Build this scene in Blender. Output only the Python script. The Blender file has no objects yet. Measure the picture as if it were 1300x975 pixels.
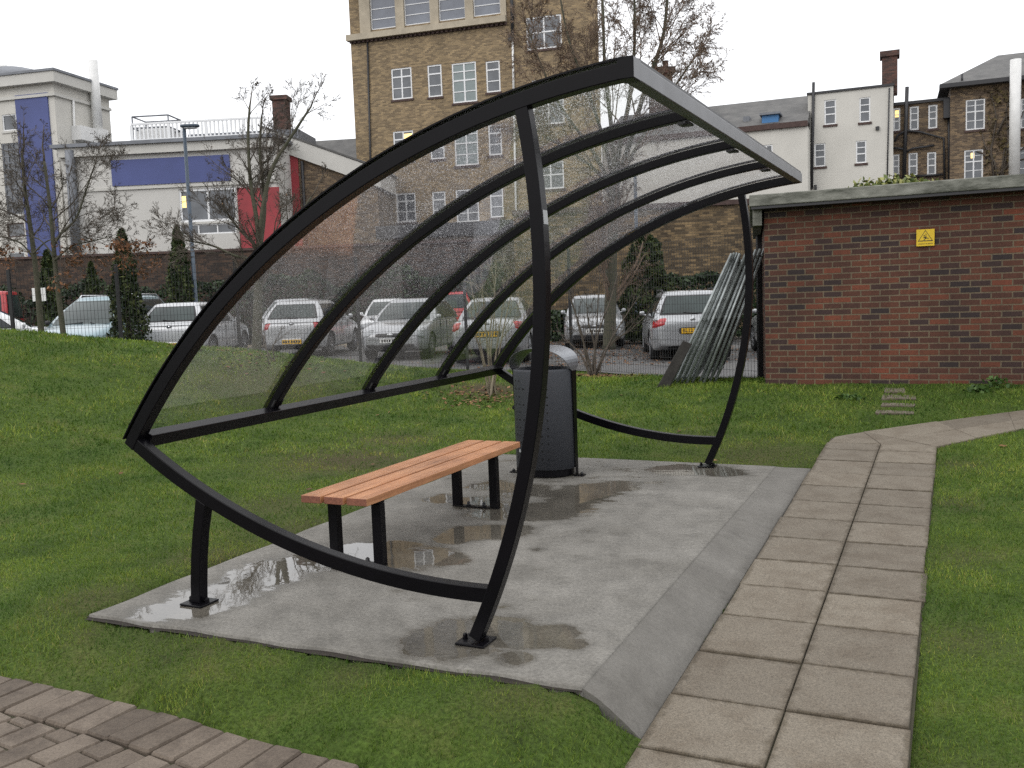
import bpy, bmesh, math, random
import numpy as np
from mathutils import Vector, Matrix, Euler
random.seed(7)
rng = np.random.default_rng(7)
S = bpy.context.scene
COL = S.collection
R = math.radians
# ------------------------------------------------------------------ camera
# World frame: X and Y follow the shelter's short and long sides, Z is up, concrete slab top is z = 0.
FPX, YAW, PITCH, ROLL, EYE = 1190.0, R(25.36), R(5.4), 0.037, 1.6
def w3(v):                                    # view-heading frame -> world frame
    x, y, z = v
    return Vector((x*math.cos(YAW)-y*math.sin(YAW), x*math.sin(YAW)+y*math.cos(YAW), z))
cF = w3((0, math.cos(PITCH), -math.sin(PITCH)))
_r0, _u0 = Vector((1,0,0)), Vector((0, math.sin(PITCH), math.cos(PITCH)))
cR = w3(_r0*math.cos(ROLL)-_u0*math.sin(ROLL)); cU = w3(_r0*math.sin(ROLL)+_u0*math.cos(ROLL))
FG = w3((0,1,0)); RG = w3((1,0,0))
CAM = Vector((0,0,EYE))
def ray(px, py): return cF + cR*((px-650)/FPX) - cU*((py-487.5)/FPX)
def at(px, py, d):                            # point at forward distance d
    r = ray(px, py); return CAM + r*(d/r.dot(FG))
def onz(px, py, z=0.0):
    r = ray(px, py); return CAM + r*((z-EYE)/r.z)
def cg(xc, yc, z=0.0): return w3((xc, yc, z))
cam_d = bpy.data.cameras.new('camera'); cam = bpy.data.objects.new('camera', cam_d); COL.objects.link(cam)
cam_d.sensor_width = 36; cam_d.lens = 36*FPX/1300; cam_d.clip_end = 2000; cam_d.clip_start = 0.05
m = Matrix((cR, cU, -cF)).transposed().to_4x4(); m.translation = CAM
cam.matrix_world = m
S.camera = cam
# ------------------------------------------------------------------ light
W = bpy.data.worlds.new('World'); S.world = W; W.use_nodes = True
nt = W.node_tree; nt.nodes.clear()
sky = nt.nodes.new('ShaderNodeTexSky'); sky.sky_type = 'NISHITA'; sky.sun_disc = False
SUN_EL, SUN_AZ = 38, 200
sky.sun_elevation = R(SUN_EL); sky.sun_rotation = R(SUN_AZ); sky.dust_density = 3
mx = nt.nodes.new('ShaderNodeMix'); mx.data_type = 'RGBA'; mx.inputs[0].default_value = 0.9
tcw = nt.nodes.new('ShaderNodeTexCoord'); sxyz = nt.nodes.new('ShaderNodeSeparateXYZ'); rw = nt.nodes.new('ShaderNodeValToRGB')
rw.color_ramp.elements[0].position = 0.0; rw.color_ramp.elements[0].color = (.64,.645,.66,1)   # overcast: the zenith is brighter than the horizon
rw.color_ramp.elements[1].position = 1.0; rw.color_ramp.elements[1].color = (1.0,1.0,1.0,1)
vm_ = nt.nodes.new('ShaderNodeVectorMath'); vm_.operation = 'SCALE'; vm_.inputs['Scale'].default_value = 16.5
nt.links.new(tcw.outputs['Generated'], sxyz.inputs[0]); nt.links.new(sxyz.outputs[2], rw.inputs[0]); nt.links.new(rw.outputs[0], vm_.inputs[0]); nt.links.new(vm_.outputs[0], mx.inputs[7])
bg = nt.nodes.new('ShaderNodeBackground'); bg.inputs[1].default_value = 0.13
out = nt.nodes.new('ShaderNodeOutputWorld')
nt.links.new(sky.outputs[0], mx.inputs[6]); nt.links.new(mx.outputs[2], bg.inputs[0]); nt.links.new(bg.outputs[0], out.inputs[0])
sl = bpy.data.lights.new('sun', 'SUN'); sl.energy = 0.5; sl.angle = R(30); sl.color = (1, .97, .92)
so = bpy.data.objects.new('sun', sl); COL.objects.link(so)
so.rotation_euler = (R(90-SUN_EL), 0, R(180-SUN_AZ)); so.location = (0, -5, 20)
S.view_settings.view_transform = 'Standard'; S.view_settings.look = 'None'
S.view_settings.exposure = 0.0; S.view_settings.gamma = 1
S.view_settings.use_curve_mapping = False
# ------------------------------------------------------------------ materials
M = {}
def N(nt, t, **k):
    n = nt.nodes.new('ShaderNode'+t)
    for a, b in k.items():
        if a.startswith('i_'): n.inputs[int(a[2:])].default_value = b
        else: setattr(n, a, b)
    return n
def newmat(name):
    ma = bpy.data.materials.new(name); ma.use_nodes = True; M[name] = ma
    nt = ma.node_tree; b = nt.nodes['Principled BSDF']
    return ma, nt, b, nt.links.new
def c4(c): return (c[0], c[1], c[2], 1)
def ramp(nt, pts):
    r = N(nt, 'ValToRGB'); e = r.color_ramp.elements
    while len(e) < len(pts): e.new(0.5)
    for i, (p, c) in enumerate(pts):
        e[i].position = p; e[i].color = c4(c) if hasattr(c, '__len__') else (c, c, c, 1)
    return r
def plain(name, c, rough=.6, metal=0, var=0.0, scale=6, bump=0, coat=0, spec=.5, bscale=None, c2=None, stretch=None):
    ma, nt, b, L = newmat(name)
    b.inputs['Base Color'].default_value = c4(c); b.inputs['Roughness'].default_value = rough
    b.inputs['Metallic'].default_value = metal; b.inputs['Coat Weight'].default_value = coat
    b.inputs['Specular IOR Level'].default_value = spec
    if var or bump or c2:
        tc = N(nt, 'TexCoord'); src = tc.outputs['Object']
        if stretch:
            mp = N(nt, 'Mapping'); mp.inputs['Scale'].default_value = stretch; L(src, mp.inputs[0]); src = mp.outputs[0]
        n = N(nt, 'TexNoise'); n.inputs['Scale'].default_value = scale; n.inputs['Detail'].default_value = 6; n.inputs['Roughness'].default_value = .65
        L(src, n.inputs['Vector'])
        if var or c2:
            lo = c2 if c2 else [x*(1-var) for x in c]; hi = c if c2 else [min(1, x*(1+var)) for x in c]
            r = ramp(nt, [(.32, lo), (.68, hi)]); L(n.outputs[0], r.inputs[0]); L(r.outputs[0], b.inputs['Base Color'])
        if bump:
            n2 = N(nt, 'TexNoise'); n2.inputs['Scale'].default_value = bscale or scale*6; n2.inputs['Detail'].default_value = 4
            L(src, n2.inputs['Vector'])
            bp = N(nt, 'Bump'); bp.inputs['Strength'].default_value = bump; bp.inputs['Distance'].default_value = .01
            L(n2.outputs[0], bp.inputs['Height']); L(bp.outputs[0], b.inputs['Normal'])
    return ma
def brick(name, c1, c2, mortar, dark=None, rough=.85, grime=.35, bw=.225, rh=.075, ms=.006, bias=0.0):
    ma, nt, b, L = newmat(name)
    uv = N(nt, 'UVMap')
    bt = N(nt, 'TexBrick'); bt.offset = .5
    bt.inputs['Scale'].default_value = 1; bt.inputs['Brick Width'].default_value = bw; bt.inputs['Row Height'].default_value = rh
    bt.inputs['Mortar Size'].default_value = ms; bt.inputs['Mortar Smooth'].default_value = .2; bt.inputs['Bias'].default_value = bias
    bt.inputs['Color1'].default_value = (0,0,0,1); bt.inputs['Color2'].default_value = (1,1,1,1); bt.inputs['Mortar'].default_value = (.5,.5,.5,1)
    L(uv.outputs[0], bt.inputs['Vector'])
    mid = [(a_+b_)/2 for a_, b_ in zip(c1, c2)]
    rb = ramp(nt, dark or [(0, [x*.8 for x in c2]), (.3, c2), (.55, mid), (.8, c1), (1, [x*1.2 for x in c1])]); L(bt.outputs['Color'], rb.inputs[0])
    mo = N(nt, 'Mix', data_type='RGBA'); L(bt.outputs['Fac'], mo.inputs[0]); L(rb.outputs[0], mo.inputs[6]); mo.inputs[7].default_value = c4(mortar)
    L(uv.outputs[0], bt.inputs['Vector'])
    n = N(nt, 'TexNoise'); n.inputs['Scale'].default_value = .9; n.inputs['Detail'].default_value = 8; n.inputs['Roughness'].default_value = .7
    mpg = N(nt, 'Mapping'); mpg.inputs['Scale'].default_value = (1.6, .45, 1); L(uv.outputs[0], mpg.inputs[0]); L(mpg.outputs[0], n.inputs['Vector'])
    r = ramp(nt, [(.3, 1-grime), (.7, 1.12)])
    L(n.outputs[0], r.inputs[0])
    mu = N(nt, 'Mix', data_type='RGBA', blend_type='MULTIPLY'); mu.inputs[0].default_value = 1
    L(mo.outputs[2], mu.inputs[6]); L(r.outputs[0], mu.inputs[7])
    n2 = N(nt, 'TexNoise'); n2.inputs['Scale'].default_value = 45; n2.inputs['Detail'].default_value = 5; L(uv.outputs[0], n2.inputs['Vector'])
    r2 = ramp(nt, [(.3, .75), (.7, 1.2)]); L(n2.outputs[0], r2.inputs[0])
    mu2 = N(nt, 'Mix', data_type='RGBA', blend_type='MULTIPLY'); mu2.inputs[0].default_value = 1
    L(mu.outputs[2], mu2.inputs[6]); L(r2.outputs[0], mu2.inputs[7])
    L(mu2.outputs[2], b.inputs['Base Color']); b.inputs['Roughness'].default_value = rough
    bp = N(nt, 'Bump'); bp.inputs['Strength'].default_value = .6; bp.inputs['Distance'].default_value = .006; bp.invert = True
    L(bt.outputs['Fac'], bp.inputs['Height']); L(bp.outputs[0], b.inputs['Normal'])
    return ma
def attrmat(name, stops, rough=.6, attr='rnd', trans=0.0, patch=None, spec=.3):
    """leaf / blade material: colour from a per-leaf random attribute"""
    ma, nt, b, L = newmat(name)
    a = N(nt, 'Attribute'); a.attribute_name = attr
    r = ramp(nt, stops); L(a.outputs['Fac'], r.inputs[0])
    colo = r.outputs[0]
    if patch:
        tc = N(nt, 'TexCoord'); n = N(nt, 'TexNoise'); n.inputs['Scale'].default_value = patch[0]; n.inputs['Detail'].default_value = 5
        L(tc.outputs['Object'], n.inputs['Vector'])
        r2 = ramp(nt, [(.36, patch[1]), (.64, patch[2])]); L(n.outputs[0], r2.inputs[0])
        mu = N(nt, 'Mix', data_type='RGBA', blend_type='MULTIPLY'); mu.inputs[0].default_value = 1
        L(colo, mu.inputs[6]); L(r2.outputs[0], mu.inputs[7]); colo = mu.outputs[2]
    L(colo, b.inputs['Base Color']); b.inputs['Roughness'].default_value = rough; b.inputs['Specular IOR Level'].default_value = spec
    if trans:
        t = N(nt, 'BsdfTranslucent'); L(colo, t.inputs[0]); ms = N(nt, 'MixShader'); ms.inputs[0].default_value = trans
        o = nt.nodes['Material Output']; L(b.outputs[0], ms.inputs[1]); L(t.outputs[0], ms.inputs[2]); L(ms.outputs[0], o.inputs[0])
    return ma
def emit(name, c, s):
    ma, nt, b, L = newmat(name)
    b.inputs['Base Color'].default_value = c4(c); b.inputs['Emission Color'].default_value = c4(c); b.inputs['Emission Strength'].default_value = s

plain('black_paint', (.0035, .0032, .0045), rough=.30, spec=.13, bump=.05, bscale=350, var=.15, scale=8)
plain('eave_metal', (.10, .10, .105), rough=.38, metal=.7, var=.2, scale=5)
plain('steel_bolt', (.03, .03, .032), rough=.4, metal=.5)
plain('bin_body', (.052, .056, .067), rough=.55, var=.12, scale=300)
plain('bin_hood', (.22, .23, .25), rough=.38, metal=.65, var=.12, scale=12)
plain('black_hole', (.003, .003, .003), rough=.9)
plain('sticker', (.35, .36, .37), rough=.4)
plain('galvanised', (.27, .295, .295), rough=.45, metal=.6, var=.3, scale=9)
plain('galv_dull', (.19, .21, .205), rough=.6, metal=.5, var=.3, scale=9)
plain('old_board', (.030, .027, .024), rough=.9, var=.4, scale=7, bump=.3)
plain('sign_yellow', (.62, .42, .012), rough=.4, var=.07, scale=9)
plain('sign_black', (.012, .012, .012), rough=.5)
plain('white_upvc', (.72, .73, .74), rough=.4)
plain('white_render', (.54, .525, .485), rough=.9, var=.07, scale=.5, bump=.15, bscale=25)
plain('grey_render', (.50, .49, .465), rough=.9, var=.09, scale=.35, bump=.1, bscale=20)
plain('render_trim', (.50, .49, .46), rough=.8, var=.06, scale=1)
plain('blue_panel', (.058, .076, .215), rough=.6, var=.1, scale=.8)
plain('red_panel', (.26, .028, .036), rough=.6, var=.2, scale=.8)
plain('dark_metal', (.022, .022, .025), rough=.5)
plain('lead_grey', (.16, .17, .19), rough=.6, var=.2, scale=2)
plain('flue_white', (.66, .66, .65), rough=.5, var=.08, scale=3)
plain('slate', (.115, .112, .108), rough=.75, c2=(.055, .055, .055), scale=1.4, bump=.3, bscale=9)
plain('stone_sill', (.40, .35, .27), rough=.85, var=.15, scale=2)
plain('brick_trim', (.07, .045, .04), rough=.9, var=.3, scale=12)
plain('dormer_blue', (.04, .16, .36), rough=.5)
plain('lamp_post', (.055, .075, .10), rough=.5, metal=.2, var=.15, scale=4)
plain('window_glass', (.035, .042, .052), rough=.06, spec=.9, c2=(.10, .11, .125), scale=1.1)
plain('blind_glass', (.16, .20, .20), rough=.08, spec=.8, var=.15, scale=3)
plain('clerestory_glass', (.17, .19, .23), rough=.07, spec=.8, c2=(.09, .10, .13), scale=.7)
plain('bark', (.085, .075, .055), rough=.9, c2=(.045, .05, .028), scale=14, bump=.5)
plain('bark_dark', (.085, .070, .056), rough=.9, var=.3, scale=12)
plain('twig_brown', (.155, .11, .078), rough=.85, var=.3, scale=10)
plain('twig_pale', (.20, .17, .12), rough=.85, var=.3, scale=10)
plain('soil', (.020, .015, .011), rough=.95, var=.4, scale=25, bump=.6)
plain('far_ground', (.10, .095, .085), rough=.95, var=.2, scale=.2)
plain('rubber', (.012, .012, .013), rough=.8)
plain('alloy', (.42, .43, .45), rough=.35, metal=.8)
plain('car_black', (.012, .012, .014), rough=.5)
plain('car_glass', (.016, .022, .024), rough=.03, spec=.4)
plain('screen_glass', (.042, .060, .058), rough=.03, spec=.38, c2=(.020,.028,.028), scale=1.6)
plain('lamp_red', (.35, .012, .016), rough=.15, coat=.6)
plain('lamp_clear', (.36, .38, .40), rough=.1, coat=.8, c2=(.16,.17,.18), scale=14)
plain('plate_yellow', (.62, .36, .02), rough=.4)
plain('plate_white', (.70, .70, .68), rough=.4)
plain('chrome', (.55, .56, .58), rough=.18, metal=.95)
plain('paint_silver', (.36, .37, .385), rough=.3, metal=.45, coat=.6, var=.03, scale=2)
plain('paint_pale', (.46, .47, .485), rough=.3, metal=.3, coat=.6, var=.03, scale=2)
plain('paint_white', (.64, .65, .66), rough=.3, coat=.6)
plain('paint_grey', (.36, .37, .38), rough=.3, metal=.5, coat=.6)
plain('paint_teal', (.19, .27, .30), rough=.28, metal=.5, coat=.7)
plain('paint_red', (.40, .02, .025), rough=.3, coat=.6)
emit('lit_lamp', (1, .70, .26), 1.3)
emit('lit_room', (.75, .55, .22), .55)
brick('shed_brick', (.16,.05,.03), (.04,.024,.026), (.135, .103, .065), grime=.45, ms=.0085, dark=[(0,(.024,.016,.017)),(.16,(.040,.020,.018)),(.34,(.066,.025,.016)),(.6,(.088,.030,.017)),(.82,(.112,.036,.018)),(1,(.17,.045,.022))])
brick('tower_brick', (.295, .215, .120), (.20, .145, .085), (.25, .205, .14), grime=.22)
brick('brown_brick', (.21, .145, .085), (.11, .075, .05), (.19, .16, .115), grime=.35)
brick('dark_wall_brick', (.090, .052, .034), (.040, .026, .021), (.075, .06, .045), grime=.5)
brick('yellow_wall_brick', (.24, .165, .085), (.10, .07, .04), (.13, .105, .07), grime=.5)
brick('chimney_brick', (.12, .055, .042), (.06, .035, .03), (.10, .08, .065), grime=.4)
attrmat('conifer_leaf', [(0, (.014, .026, .010)), (.6, (.034, .052, .014)), (1, (.075, .085, .024))], rough=.7)
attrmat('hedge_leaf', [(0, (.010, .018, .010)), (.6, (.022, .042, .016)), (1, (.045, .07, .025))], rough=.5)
attrmat('brown_leaf', [(0, (.10, .05, .026)), (.6, (.17, .075, .035)), (1, (.24, .12, .06))], rough=.8)
attrmat('catkin', [(0, (.10, .06, .038)), (.6, (.17, .095, .052)), (1, (.25, .15, .08))], rough=.85)
attrmat('variegated_leaf', [(0, (.05, .08, .02)), (.5, (.15, .18, .05)), (1, (.36, .34, .12))], rough=.5)
attrmat('creeper_leaf', [(0, (.06, .045, .03)), (.6, (.11, .085, .045)), (1, (.15, .12, .05))], rough=.8)
attrmat('litter_leaf', [(0, (.07, .035, .02)), (.6, (.15, .075, .035)), (1, (.24, .14, .07))], rough=.9)

# ------------------------------------------------------------------ mesh building
class MB:
    def __init__(s): s.v=[]; s.f=[]; s.m=[]; s.sm=[]
    def add(s, vs, fs, mi=0, smooth=False):
        o=len(s.v); s.v+= [tuple(v) for v in vs]
        for f in fs: s.f.append(tuple(i+o for i in f)); s.m.append(mi); s.sm.append(smooth)
    def box(s, c, d, rot=None, mi=0):
        x,y,z=d[0]/2,d[1]/2,d[2]/2
        vs=[Vector(p) for p in ((-x,-y,-z),(x,-y,-z),(x,y,-z),(-x,y,-z),(-x,-y,z),(x,-y,z),(x,y,z),(-x,y,z))]
        if rot is not None: vs=[rot@v for v in vs]
        c=Vector(c); s.add([v+c for v in vs], [(3,2,1,0),(4,5,6,7),(0,1,5,4),(1,2,6,5),(2,3,7,6),(3,0,4,7)], mi)
    def bb(s, x0,x1,y0,y1,z0,z1, mi=0): s.box(((x0+x1)/2,(y0+y1)/2,(z0+z1)/2),(abs(x1-x0),abs(y1-y0),abs(z1-z0)),mi=mi)
    def hexa(s, bot, top, mi=0):
        s.add(list(bot)+list(top), [(3,2,1,0),(4,5,6,7),(0,1,5,4),(1,2,6,5),(2,3,7,6),(3,0,4,7)], mi)
    def tube(s, pts, rad, n=6, mi=0, cap=True, smooth=True):
        pts=[Vector(p) for p in pts]; k=len(pts)
        if not hasattr(rad,'__len__'): rad=[rad]*k
        up=None; o=len(s.v)
        for i,p in enumerate(pts):
            t=(pts[min(i+1,k-1)]-pts[max(i-1,0)])
            t = t.normalized() if t.length>1e-9 else Vector((0,0,1))
            if up is None:
                up = t.orthogonal().normalized()
            else:
                up = up - t*up.dot(t)
                up = up.normalized() if up.length>1e-6 else t.orthogonal().normalized()
            b=t.cross(up)
            for j in range(n):
                a=2*math.pi*j/n; q=p+(up*math.cos(a)+b*math.sin(a))*rad[i]; s.v.append((q.x,q.y,q.z))
        for i in range(k-1):
            for j in range(n):
                a=o+i*n+j; b2=o+i*n+(j+1)%n
                s.f.append((a,b2,b2+n,a+n)); s.m.append(mi); s.sm.append(smooth)
        if cap:
            s.f.append(tuple(o+j for j in reversed(range(n)))); s.m.append(mi); s.sm.append(False)
            s.f.append(tuple(o+(k-1)*n+j for j in range(n))); s.m.append(mi); s.sm.append(False)
    def prism(s, poly, z0, z1, mi=0):          # poly counter-clockwise in XY
        n=len(poly); vs=[(p[0],p[1],z0) for p in poly]+[(p[0],p[1],z1) for p in poly]
        s.add(vs,[tuple(reversed(range(n))),tuple(range(n,2*n))]+[(i,(i+1)%n,n+(i+1)%n,n+i) for i in range(n)],mi)
    def arcbar(s, cx, cz, r0, r1, a0, a1, y0, y1, n=40, mi=0):   # bent rectangular tube in an XZ plane
        vs=[]; fs=[]
        for i in range(n+1):
            a=a0+(a1-a0)*i/n; ca,sa=math.cos(a),math.sin(a)
            vs+=[(cx+r0*ca,y0,cz+r0*sa),(cx+r1*ca,y0,cz+r1*sa),(cx+r1*ca,y1,cz+r1*sa),(cx+r0*ca,y1,cz+r0*sa)]
        for i in range(n):
            o=i*4
            for j in range(4): fs.append((o+j,o+(j+1)%4,o+4+(j+1)%4,o+4+j))
        fs+=[(3,2,1,0),(n*4,n*4+1,n*4+2,n*4+3)]
        s.add(vs,fs,mi)
    def lathe(s, c, prof, n=20, mi=0, axis='z', smooth=True):    # prof: (r, h)
        vs=[]; fs=[]; c=Vector(c)
        for r,h in prof:
            for j in range(n):
                a=2*math.pi*j/n
                if axis=='z': p=Vector((r*math.cos(a),r*math.sin(a),h))
                else: p=Vector((r*math.cos(a),h,r*math.sin(a)))
                vs.append(c+p)
        for i in range(len(prof)-1):
            for j in range(n): fs.append((i*n+j,i*n+(j+1)%n,(i+1)*n+(j+1)%n,(i+1)*n+j))
        fs.append(tuple(range(n))); fs.append(tuple((len(prof)-1)*n+j for j in range(n)))
        s.add(vs,fs,mi,smooth)
    def blob(s, c, d, mi=0, n=10, e=.7, rot=None):               # rounded box (superellipsoid)
        vs=[]; fs=[]; c=Vector(c); k=n//2
        f=lambda v: math.copysign(abs(v)**e, v)
        for i in range(k+1):
            t=-math.pi/2+math.pi*i/k
            for j in range(n*2):
                a=math.pi*j/n
                p=Vector((f(math.cos(t))*f(math.cos(a))*d[0]/2, f(math.cos(t))*f(math.sin(a))*d[1]/2, f(math.sin(t))*d[2]/2))
                if rot is not None: p=rot@p
                vs.append(c+p)
        w=n*2
        for i in range(k):
            for j in range(w): fs.append((i*w+j,i*w+(j+1)%w,(i+1)*w+(j+1)%w,(i+1)*w+j))
        s.add(vs,fs,mi,True)
    def build(s, name, mats, parent=None, loc=None, bevel=0, fixn=True):
        me=bpy.data.meshes.new(name)
        v=np.array(s.v,dtype=float).reshape(-1,3)
        if loc is not None: v=v-np.array(loc)
        me.from_pydata(v.tolist(),[],s.f)
        if not isinstance(mats,(list,tuple)): mats=[mats]
        for k in mats: me.materials.append(M[k])
        me.polygons.foreach_set('material_index',s.m); me.polygons.foreach_set('use_smooth',s.sm)
        uvmap(me, loc)
        me.update()
        o=bpy.data.objects.new(name,me); COL.objects.link(o)
        if parent is not None: o.parent=parent
        elif loc is not None: o.location=loc
        if bevel:
            bv=o.modifiers.new('bevel','BEVEL'); bv.width=bevel; bv.segments=2; bv.limit_method='ANGLE'; bv.angle_limit=R(50)
        return o
def uvmap(me, loc=None):
    uv=me.uv_layers.new(name='UVMap'); nl=len(me.loops)
    if nl==0 or len(me.polygons)>20000: return
    co=np.empty(len(me.vertices)*3); me.vertices.foreach_get('co',co); co=co.reshape(-1,3)
    if loc is not None: co=co+np.array(loc)
    vi=np.empty(nl,dtype=int); me.loops.foreach_get('vertex_index',vi)
    nr=np.empty(len(me.polygons)*3); me.polygons.foreach_get('normal',nr); nr=nr.reshape(-1,3)
    lt=np.empty(len(me.polygons),dtype=int); me.polygons.foreach_get('loop_total',lt)
    nn=np.repeat(nr,lt,axis=0); p=co[vi]
    t=np.stack([-nn[:,1],nn[:,0]],1); ln=np.linalg.norm(t,axis=1); flat=np.abs(nn[:,2])>.75
    t=t/np.maximum(ln,1e-6)[:,None]
    u=np.where(flat,p[:,0],p[:,0]*t[:,0]+p[:,1]*t[:,1]); v=np.where(flat,p[:,1],p[:,2])
    uv.data.foreach_set('uv',np.stack([u,v],1).ravel())
def thing(name, label, cat, loc=(0,0,0), rz=0, group=None):
    o=bpy.data.objects.new(name,None); COL.objects.link(o); o.location=loc; o.rotation_euler=(0,0,rz); o.empty_display_size=.2
    o['label']=label; o['category']=cat
    if group: o['group']=group
    return o
def tag(o,label,cat,group=None,kind=None):
    o['label']=label; o['category']=cat
    if group: o['group']=group
    if kind: o['kind']=kind
    return o
def struct(o): o['kind']='structure'; return o
def part(mb,name,mats,t,bevel=0):              # part of an unrotated thing: mesh given in world coordinates
    return mb.build(name,mats,t,loc=t.location,bevel=bevel)
def sub(mb,name,mats,p,t,bevel=0):             # sub-part: parent p is itself at its thing's origin
    return mb.build(name,mats,p,loc=t.location,bevel=bevel)
def npmesh(name, verts, faces_idx, k, mat, attr=None, parent=None, loc=None, smooth=False):
    """fast mesh from arrays: verts (n,3), faces (f,k)"""
    me=bpy.data.meshes.new(name); nv=len(verts); nf=len(faces_idx)
    if loc is not None: verts=verts-np.array(loc)
    me.vertices.add(nv); me.vertices.foreach_set('co',np.ascontiguousarray(verts,dtype=np.float32).ravel())
    me.loops.add(nf*k); me.loops.foreach_set('vertex_index',np.ascontiguousarray(faces_idx,dtype=np.int32).ravel())
    me.polygons.add(nf); me.polygons.foreach_set('loop_start',np.arange(0,nf*k,k,dtype=np.int32))
    me.polygons.foreach_set('loop_total',np.full(nf,k,dtype=np.int32))
    if smooth: me.polygons.foreach_set('use_smooth',np.ones(nf,dtype=bool))
    me.materials.append(M[mat])
    if attr is not None:
        a=me.attributes.new('rnd','FLOAT','POINT'); a.data.foreach_set('value',np.ascontiguousarray(attr,dtype=np.float32))
    me.update(calc_edges=True)
    o=bpy.data.objects.new(name,me); COL.objects.link(o)
    if parent is not None: o.parent=parent
    elif loc is not None: o.location=loc
    return o
def leaves(name, pts, size, mat, parent=None, loc=None, nrm=None, tilt=1.0, aspect=.6, shade=None, hang=0):
    """one quad per point, random orientation (around nrm if given)"""
    n=len(pts); a=rng.normal(size=(n,3))
    if nrm is not None: a=a*tilt+nrm
    a/=np.linalg.norm(a,axis=1)[:,None]+1e-9
    b=rng.normal(size=(n,3)); b[:,2]-=hang
    b-=a*(a*b).sum(1)[:,None]; b/=np.linalg.norm(b,axis=1)[:,None]+1e-9
    c=np.cross(a,b); s=size*rng.uniform(.6,1.3,(n,1))
    v=np.stack([pts-b*s*.5, pts+c*s*.5*aspect, pts+b*s*.5, pts-c*s*.5*aspect],1).reshape(-1,3)
    f=np.arange(n*4).reshape(-1,4)
    r=rng.uniform(0,1,n) if shade is None else shade
    return npmesh(name,v,f,4,mat,np.repeat(r,4),parent,loc)
def text_mesh(txt, size, mat, name, depth=.002):
    cu=bpy.data.curves.new(name,'FONT'); cu.body=txt; cu.size=size; cu.align_x='CENTER'; cu.align_y='CENTER'; cu.extrude=depth
    o=bpy.data.objects.new(name,cu); COL.objects.link(o)
    dg=bpy.context.evaluated_depsgraph_get(); me=bpy.data.meshes.new_from_object(o.evaluated_get(dg))
    bpy.data.objects.remove(o); me.materials.clear(); me.materials.append(M[mat])
    o=bpy.data.objects.new(name,me); COL.objects.link(o); return o
# ================================================================== GROUND
def inpoly(P, poly):
    x,y=P[:,0],P[:,1]; c=np.zeros(len(P),bool); n=len(poly)
    for i in range(n):
        x0,y0=poly[i][:2]; x1,y1=poly[(i+1)%n][:2]
        k=((y0>y)!=(y1>y)); c^= k & (x < (x1-x0)*(y-y0)/((y1-y0) if y1!=y0 else 1e-9)+x0)
    return c
def zpath(y): return .0395*(y-8.3)
def zpark(xc): return .12-.018*np.clip(xc,-12,6)
SLAB=[(-4.138,3.394),(-1.362,3.438),(-1.428,8.43),(-4.14,8.45)]
RAMP=[(-1.362,3.438),(-1.125,3.46),(-1.125,8.40),(-1.428,8.43)]
PATHP=[(-1.12,-2.2),(-.137,-2.2),(-.137,9.55),(-1.12,9.85)]
B0,B1=onz(1096,548,.062),onz(1300,520.5,.19); F0,F1=onz(1189,566.5,.052),onz(1300,543.5,.135)
_bp=np.linalg.lstsq(np.array([[1,p.x,p.y] for p in (B0,B1,F0,F1)]),np.array([p.z for p in (B0,B1,F0,F1)]),rcond=None)[0]
print('branch',B0,B1,F0,F1,_bp)
def ext(a,b,t): return a+(b-a)*t
BRANCH=[(-1.10,9.60),(-.140,9.45),tuple(F0),tuple(ext(F0,F1,2.4)),tuple(ext(B0,B1,2.0)),tuple(B0),(-1.06,9.95),(-1.11,9.8)]
curve_px=[(-420,775),(-250,805),(-120,831),(0,857),(100,878),(210,905),(320,938),(420,962),(520,990),(620,1024),(720,1066)]
PZ=-.125
EDGE=[onz(x,y,PZ) for x,y in curve_px]
def resample(pts, step):
    pts=[Vector((p[0],p[1],0)) for p in pts]; out=[pts[0].copy()]; acc=0
    # Catmull-Rom then march
    fine=[]
    for i in range(len(pts)-1):
        p0,p1,p2,p3=pts[max(i-1,0)],pts[i],pts[i+1],pts[min(i+2,len(pts)-1)]
        for k in range(30):
            t=k/30; fine.append(.5*((2*p1)+(p2-p0)*t+(2*p0-5*p1+4*p2-p3)*t*t+(3*p1-p0-3*p2+p3)*t**3))
    fine.append(pts[-1])
    for a,b in zip(fine,fine[1:]):
        d=(b-a).length; 
        while acc+d>=step:
            a=a+(b-a)*((step-acc)/d); d=(b-a).length; acc=0; out.append(a.copy())
        acc+=d
    return out
ES=resample(EDGE,.136)
_cl=cg(-5.5,-.5); _cr=cg(.3,-.5)
PAVE=[(p.x,p.y) for p in ES]+[(_cr.x,_cr.y),(_cl.x,_cl.y)]
ctrl=[]
def C3(x,y,z): ctrl.append((x,y,z))
def Cp(px,py,d): p=at(px,py,d); ctrl.append((p.x,p.y,p.z))
def Cc(xc,yc,z): p=cg(xc,yc); ctrl.append((p.x,p.y,z))
for x,y in [(-4.3,3.3),(-4.3,5),(-4.3,6.7),(-4.3,8.6),(-3.2,8.6),(-2.2,8.6),(-1.4,8.7)]: C3(x,y,-.03)
C3(-3.6,3.33,-.030); C3(-2.8,3.33,-.024); C3(-2.0,3.36,-.016); C3(-1.45,3.38,-.010); C3(-1.24,3.36,-.095); C3(-1.14,3.34,-.195); C3(-1.24,3.25,-.095); C3(-1.45,3.25,-.022); C3(-1.3,3.02,-.10); C3(-2.0,2.9,-.060); C3(-3.0,2.9,-.055); C3(-1.5,2.9,-.085)
for p in ES[4::7]:
    if p.y>-1.5: C3(p.x,p.y,PZ-.016)
for y in (1,3,5,7,9): C3(-.12,y,zpath(y)-.010); C3(2.2,y,zpath(y)+.0)
C3(-1.14,9.0,zpath(9.0)-.01); C3(-1.1,9.9,.05)
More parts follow.
